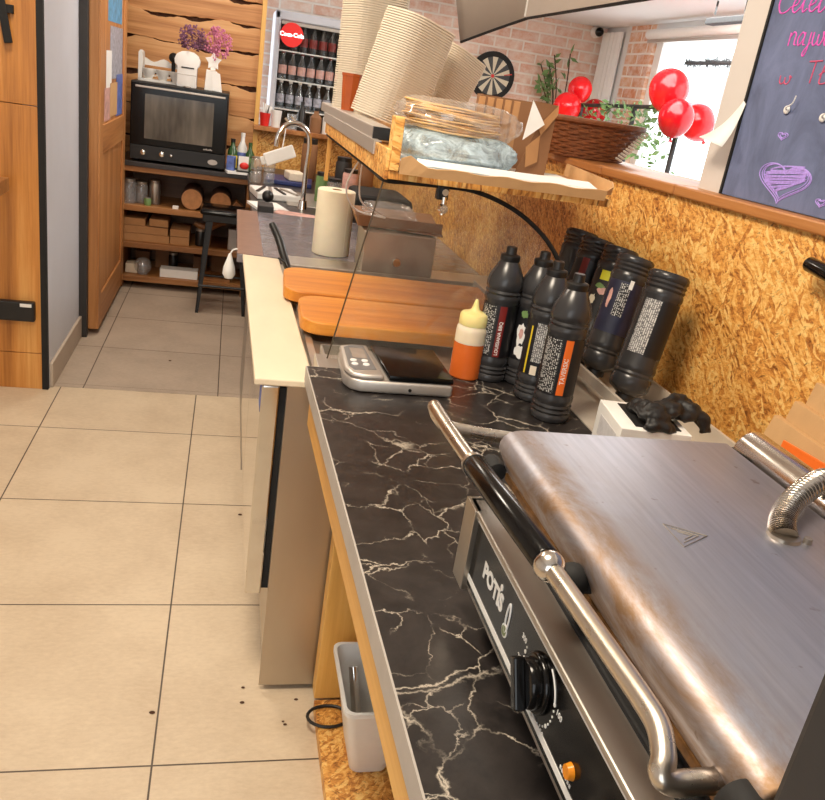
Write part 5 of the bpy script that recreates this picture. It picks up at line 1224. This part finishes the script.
# ================================================================== DINING ROOM
# drinks fridge
df = thing('drinks_fridge', (.62,6.72,0), 'grey framed drinks fridge full of bottles against the brick wall', 'fridge')
q0 = at(276,9,y=6.5); x0 = q0.x; FX0, FX1, FZ = x0, x0+.60, q0.z
b = MB(); b.box((FX0,6.5,.02),(FX0+.045,6.96,FZ)); b.box((FX1-.045,6.5,.02),(FX1,6.96,FZ)); b.box((FX0,6.5,FZ-.06),(FX1,6.96,FZ)); b.box((FX0,6.5,.02),(FX1,6.96,.30)); b.build('cabinet', M['greywall'], df, bevel=.012, seg=3)
box('inner_back', (FX0+.045,6.93,.3), (FX1-.045,6.95,FZ-.06), M['black'], df)
zs = [at(285,50,y=6.52).z, at(282,79,y=6.52).z, at(280,108,y=6.52).z]
for z in zs+[.85,.55]: box('wire_shelf', (FX0+.045,6.52,z-.008), (FX1-.045,6.92,z), M['white'], df)
box('light_strip', (FX0+.05,6.53,FZ-.085), (FX1-.05,6.56,FZ-.062), M['alu'], df)
box('glass_door', (FX0+.03,6.492,.30), (FX1-.03,6.497,FZ-.05), M['pane'], df)
q = at(292,35,y=6.48)
b = MB(); b.cyl((q.x,6.490,q.z),(q.x,6.482,q.z), .082, .082, 36); sg = b.build('round_sign', M['lit_red'], df)
text('sign_lettering', 'Coca-Cola', .040, (q.x,6.4815,q.z), (1,0,0), (0,0,1), M['lit_white'], df, .001, .0010)
def drink(p, h, r, mt, cap, first={}):
    pass
def mk_drink(mt, cap, lab):
    b = MB(); b.lathe([(0,0),(.028,0),(.03,.01),(.03,.11),(.012,.155),(.0115,.185),(0,.185)], (0,0,0), 14); v = b.build('vessel', M[mt], None, smooth=True, origin=(0,0,0))
    b = MB(); b.lathe([(0,.18),(.0135,.18),(.0135,.20),(0,.20)], (0,0,0), 12); c = b.build('cap', M[cap], None, smooth=True, origin=(0,0,0))
    b = MB(); b.lathe([(.0306,.04),(.0306,.10)], (0,0,0), 14); l = b.build('label', M[lab], None, smooth=True, origin=(0,0,0)); return [v, c, l]
M['clearbottle'] = thin_glass('clear bottle', (.75, .78, .80), .3, .05, .10, (.7,.74,.8))
kinds = [mk_drink('bottle','redlabel','redlabel'), mk_drink('clearbottle','white','photogrey'), mk_drink('clearbottle','redlabel','photopink')]
used = [0,0,0]
def place_drink(k, x, y, z, label, group):
    t = thing('drink_bottle', (x,y,z), label, 'bottle', group)
    for o in kinds[k]:
        c = o if not used[k] else o.copy()
        if used[k]: C.objects.link(c)
        c.parent = t
    used[k] = 1
nx = 7
for row, (z, kk, lab, grp) in enumerate(((zs[0], 0, 'dark cola bottle with red cap on the top fridge shelf', 'cola bottles on the top fridge shelf'), (zs[1], 2, 'clear drink bottle with red cap on the middle fridge shelf', 'clear bottles on the middle fridge shelf'), (zs[2], 1, 'clear water bottle on the lower fridge shelf', 'water bottles on the lower fridge shelf'))):
    for i in range(nx):
        if row == 0 and i == 0: continue
        place_drink(kk, FX0+.085+.07*i, 6.58, z, lab, grp)
# dartboard
q = at(493,76,y=6.95); dc = Vector((q.x,6.95,q.z)); db = thing('dartboard', dc, 'round dartboard with black rim on the whitewashed brick wall', 'dartboard')
rd = .19
b = MB(); b.lathe([(0,0),(rd,0),(rd,.03),(0,.03)], dc+Vector((0,.045,0)), 40, RX(PI/2)); b.build('rim', M['black_matt'], db)
b = MB(); cbm = MB()
for i in range(20):
    a0, a1 = 2*PI*(i-.5)/20, 2*PI*(i+.5)/20; t_ = cbm if i % 2 else b; rr = rd*.78
    t_.prism([dc+Vector((0,.0145,0)), dc+Vector((rr*math.cos(a0), .0145, rr*math.sin(a0))), dc+Vector((rr*math.cos(a1), .0145, rr*math.sin(a1)))], (0,-.003,0))
b.build('dark_segments', M['boardgrey'], db); cbm.build('pale_segments', M['cream'], db)
b = MB(); b.cyl(dc+Vector((0,.0115,0)), dc+Vector((0,.009,0)), .014); b.build('bullseye', M['red'], db)
b = MB(); b.cyl(dc+Vector((.10,.012,.02)), dc+Vector((.125,-.10,.03)), .004); tag(b.build('dart', M['red']), 'red dart stuck at the right of the dartboard', 'dart')
# security camera
q = at(600,32,y=6.9); sc2 = thing('security_camera', (q.x,6.95,q.z), 'small black and white security camera high on the brick wall', 'camera')
b = MB(); b.sphere((q.x,6.91,q.z), .036, 18, 12); b.build('lens', M['black_gloss'], sc2, smooth=True)
b = MB(); b.cyl((q.x,6.93,q.z),(q.x,6.995,q.z), .04, .045, 20); b.build('housing', M['white'], sc2, smooth=True)
# balloons
def balloon(px, py, y, rpx, mt, label, squash=1.12, tilt=0):
    c = at(px, py, y=y); dist = (c-Vector((0,0,H))).dot(fwd); r = rpx*dist/FPX
    t = thing('balloon', c, label, 'balloon')
    b = MB(); pr_ = [(0,-1.18*r)]
    for i in range(1, 24):
        a = PI*i/24; z = -math.cos(a)*r; rr = math.sin(a)*r
        if z < 0: z *= 1.16; rr *= 1-.06*(z/r)**2
        pr_.append((rr, z))
    pr_.append((0, r)); Rm = RY(A(tilt))
    b.lathe(pr_, c, 32, Rm); b.build('skin', M[mt], t, smooth=True)
    k = c+Rm @ Vector((0,0,-1.18*r)); b = MB(); b.cyl(k+Vector((0,0,.005)), k+Rm @ Vector((0,0,-.022)), .004, .014, 12); b.build('knot', M[mt], t, smooth=True)
    return c
balloon(669,89,5.0,19.5,'balloon','larger bright red balloon at top of the right cluster by the window')
balloon(676,117,4.8,17.5,'balloon_dark','deep red balloon in front, lowest left of the right cluster')
balloon(697,122,5.2,17,'balloon','red balloon partly hidden by the pillar paper note',1,-35)
balloon(708,90,5.35,20,'balloon_clear','large clear whitish balloon right of the red ones')
balloon(580,89,6.3,12,'balloon','upper red balloon of the left pair above the basket')
balloon(567,107,6.15,14,'balloon','lower red balloon of the left pair just above the carton')
balloon(594,112,6.4,12.5,'balloon_dark','red balloon behind the railing ivy right of the left pair')
# railing with ivy by the window
ra_, rb_ = at(582,105,y=6.2), at(683,108,y=4.9)
rl = thing('ivy_railing', (ra_.x,ra_.y,0), 'dark metal railing with ivy before the bright window', 'railing')
b = MB(); b.cyl(ra_, rb_, .014, .014, 10); b.build('top_rail', M['charcoal'], rl, smooth=True)
for f_ in (0, .58, 1.0):
    p = ra_.lerp(rb_, f_); b = MB(); b.cyl((p.x,p.y,0), p, .016, .016, 10); b.build('post', M['charcoal'], rl, smooth=True)
b = MB(); r_ = random.Random(4)
for i in range(420):
    f_ = r_.random()**.8; p = ra_.lerp(rb_, f_)+Vector((r_.uniform(-.06,.06), r_.uniform(-.06,.06), -abs(r_.gauss(0, .22))+.03))
    u = Vector((r_.uniform(-1,1), r_.uniform(-1,1), r_.uniform(-1,1))).normalized(); w_ = u.orthogonal().normalized(); s = r_.uniform(.016, .034)
    b.quad([p-u*s, p-w_*s*.6, p+u*s, p+w_*s*.6])
iv = b.build('ivy_leaves', M['leaf']); tag(iv, 'loose ivy leaves trailing from the dark railing by the window', 'ivy', kind='stuff')
# leafy plant before the brick
q = at(552,85,y=6.9); pl = thing('leafy_plant', (q.x,6.9,0), 'thin green plant branch in front of the whitewashed brick', 'plant')
b = MB(); lv = MB(); r_ = random.Random(12)
for i in range(6):
    tip = Vector((q.x+r_.uniform(-.22,.10), 6.88+r_.uniform(-.05,.05), q.z+r_.uniform(-.05,.28))); base = Vector((q.x+.02,6.9,q.z-.55)); mid = (base+tip)/2+Vector((.06,0,.05)); b.tube([base, mid, tip], .005, 6, 6)
    for k in range(16):
        t_ = .35+.65*r_.random(); p = base*(1-t_)**2+mid*2*t_*(1-t_)+tip*t_*t_; u = Vector((r_.uniform(-1,1), r_.uniform(-.6,.2), r_.uniform(-1,1))).normalized(); w_ = u.orthogonal().normalized(); s = r_.uniform(.03,.06); lv.quad([p, p+u*s*.7+w_*s*.4, p+u*s*1.6, p+u*s*.7-w_*s*.4])
b.lathe([(0,-q.z),(.10,-q.z),(.13,-.55),(.12,-.54),(0,-.54)], (q.x+.02,6.84,q.z), 20)
b.build('stems_and_pot', M['bark'], pl, smooth=True); lv.build('leaves', M['leaf'], pl)
# roller blind, window sign and garland
a_, c_ = at(637,42,x=2.93), at(775,18,x=2.93)
rb2 = thing('roller_blind', ((a_.x, a_.y, a_.z)), 'rolled up white roller blind above the window', 'blind')
zz_ = (a_.z+c_.z)/2
b = MB(); b.cyl((2.93,6.05,zz_),(2.93,2.6,zz_), .032, .032, 20); b.build('roll', M['white'], rb2, smooth=True)
b = MB(); b.box((2.925,2.6,zz_-.055),(2.94,6.05,zz_-.035)); b.build('bottom_bar', M['alu'], rb2)
q = at(723,20,x=2.6); b = MB(); b.box((2.57,q.y-.24,q.z-.022),(2.63,q.y+.14,q.z+.012)); b.cyl((2.6,q.y-.2,q.z+.03),(2.6,q.y-.2,2.17), .006).cyl((2.6,q.y+.1,q.z+.03),(2.6,q.y+.1,2.17), .006); tag(b.build('ceiling_fixture', M['boardgrey'], bevel=.006), 'grey bar fixture hanging from the dining ceiling near the window', 'fixture')
p0, p1 = at(686,63,x=2.9), at(740,55,x=2.9); p1 = Vector((2.9,p1.y,p0.z))
b = MB(); b.tube([p0, p0.lerp(p1,.5), p1], .012, 8); r_ = random.Random(2)
for i in range(160):
    p = p0.lerp(p1, r_.random()); u = Vector((r_.uniform(-1,1), r_.uniform(-1,1), r_.uniform(-1,1))).normalized(); b.cyl(p, p+u*.045, .004, .001, 4)
tag(b.build('garland', M['boardgrey']), 'dark fluffy garland strung across the bright window', 'garland')

# ================================================================== LIGHT
W = bpy.data.worlds.new('world'); S.world = W; W.use_nodes = True
bg = W.node_tree.nodes['Background']; bg.inputs[0].default_value = (.93, .97, 1, 1); bg.inputs[1].default_value = 3.0
def area(name, loc, target, size, power, col, sy=None):
    l = bpy.data.lights.new(name, 'AREA'); l.energy = power; l.color = col; l.size = size
    if sy: l.shape = 'RECTANGLE'; l.size_y = sy
    o = bpy.data.objects.new(name, l); C.objects.link(o); o.location = loc
    o.rotation_euler = (Vector(target)-Vector(loc)).to_track_quat('-Z', 'Y').to_euler(); return o
area('lamp_ceiling_near', (-.15,.9,2.55), (.25,1.2,.8), .6, 44, (1,.86,.68))
area('lamp_ceiling_aisle', (-.55,2.7,2.57), (.3,2.7,.9), .5, 34, (1,.88,.72))
area('lamp_ceiling_far', (-.1,4.8,2.57), (-.1,4.8,0), .5, 18, (1,.9,.76))
area('fill_dining', (2.1,4.6,2.14), (2.1,4.8,0), 1.2, 85, (1,.97,.93), 2.4)  # added fill that brightens the dining room, no real fitting
S.view_settings.exposure = 0.15
S.cycles.max_bounces = 8; S.cycles.transparent_max_bounces = 16
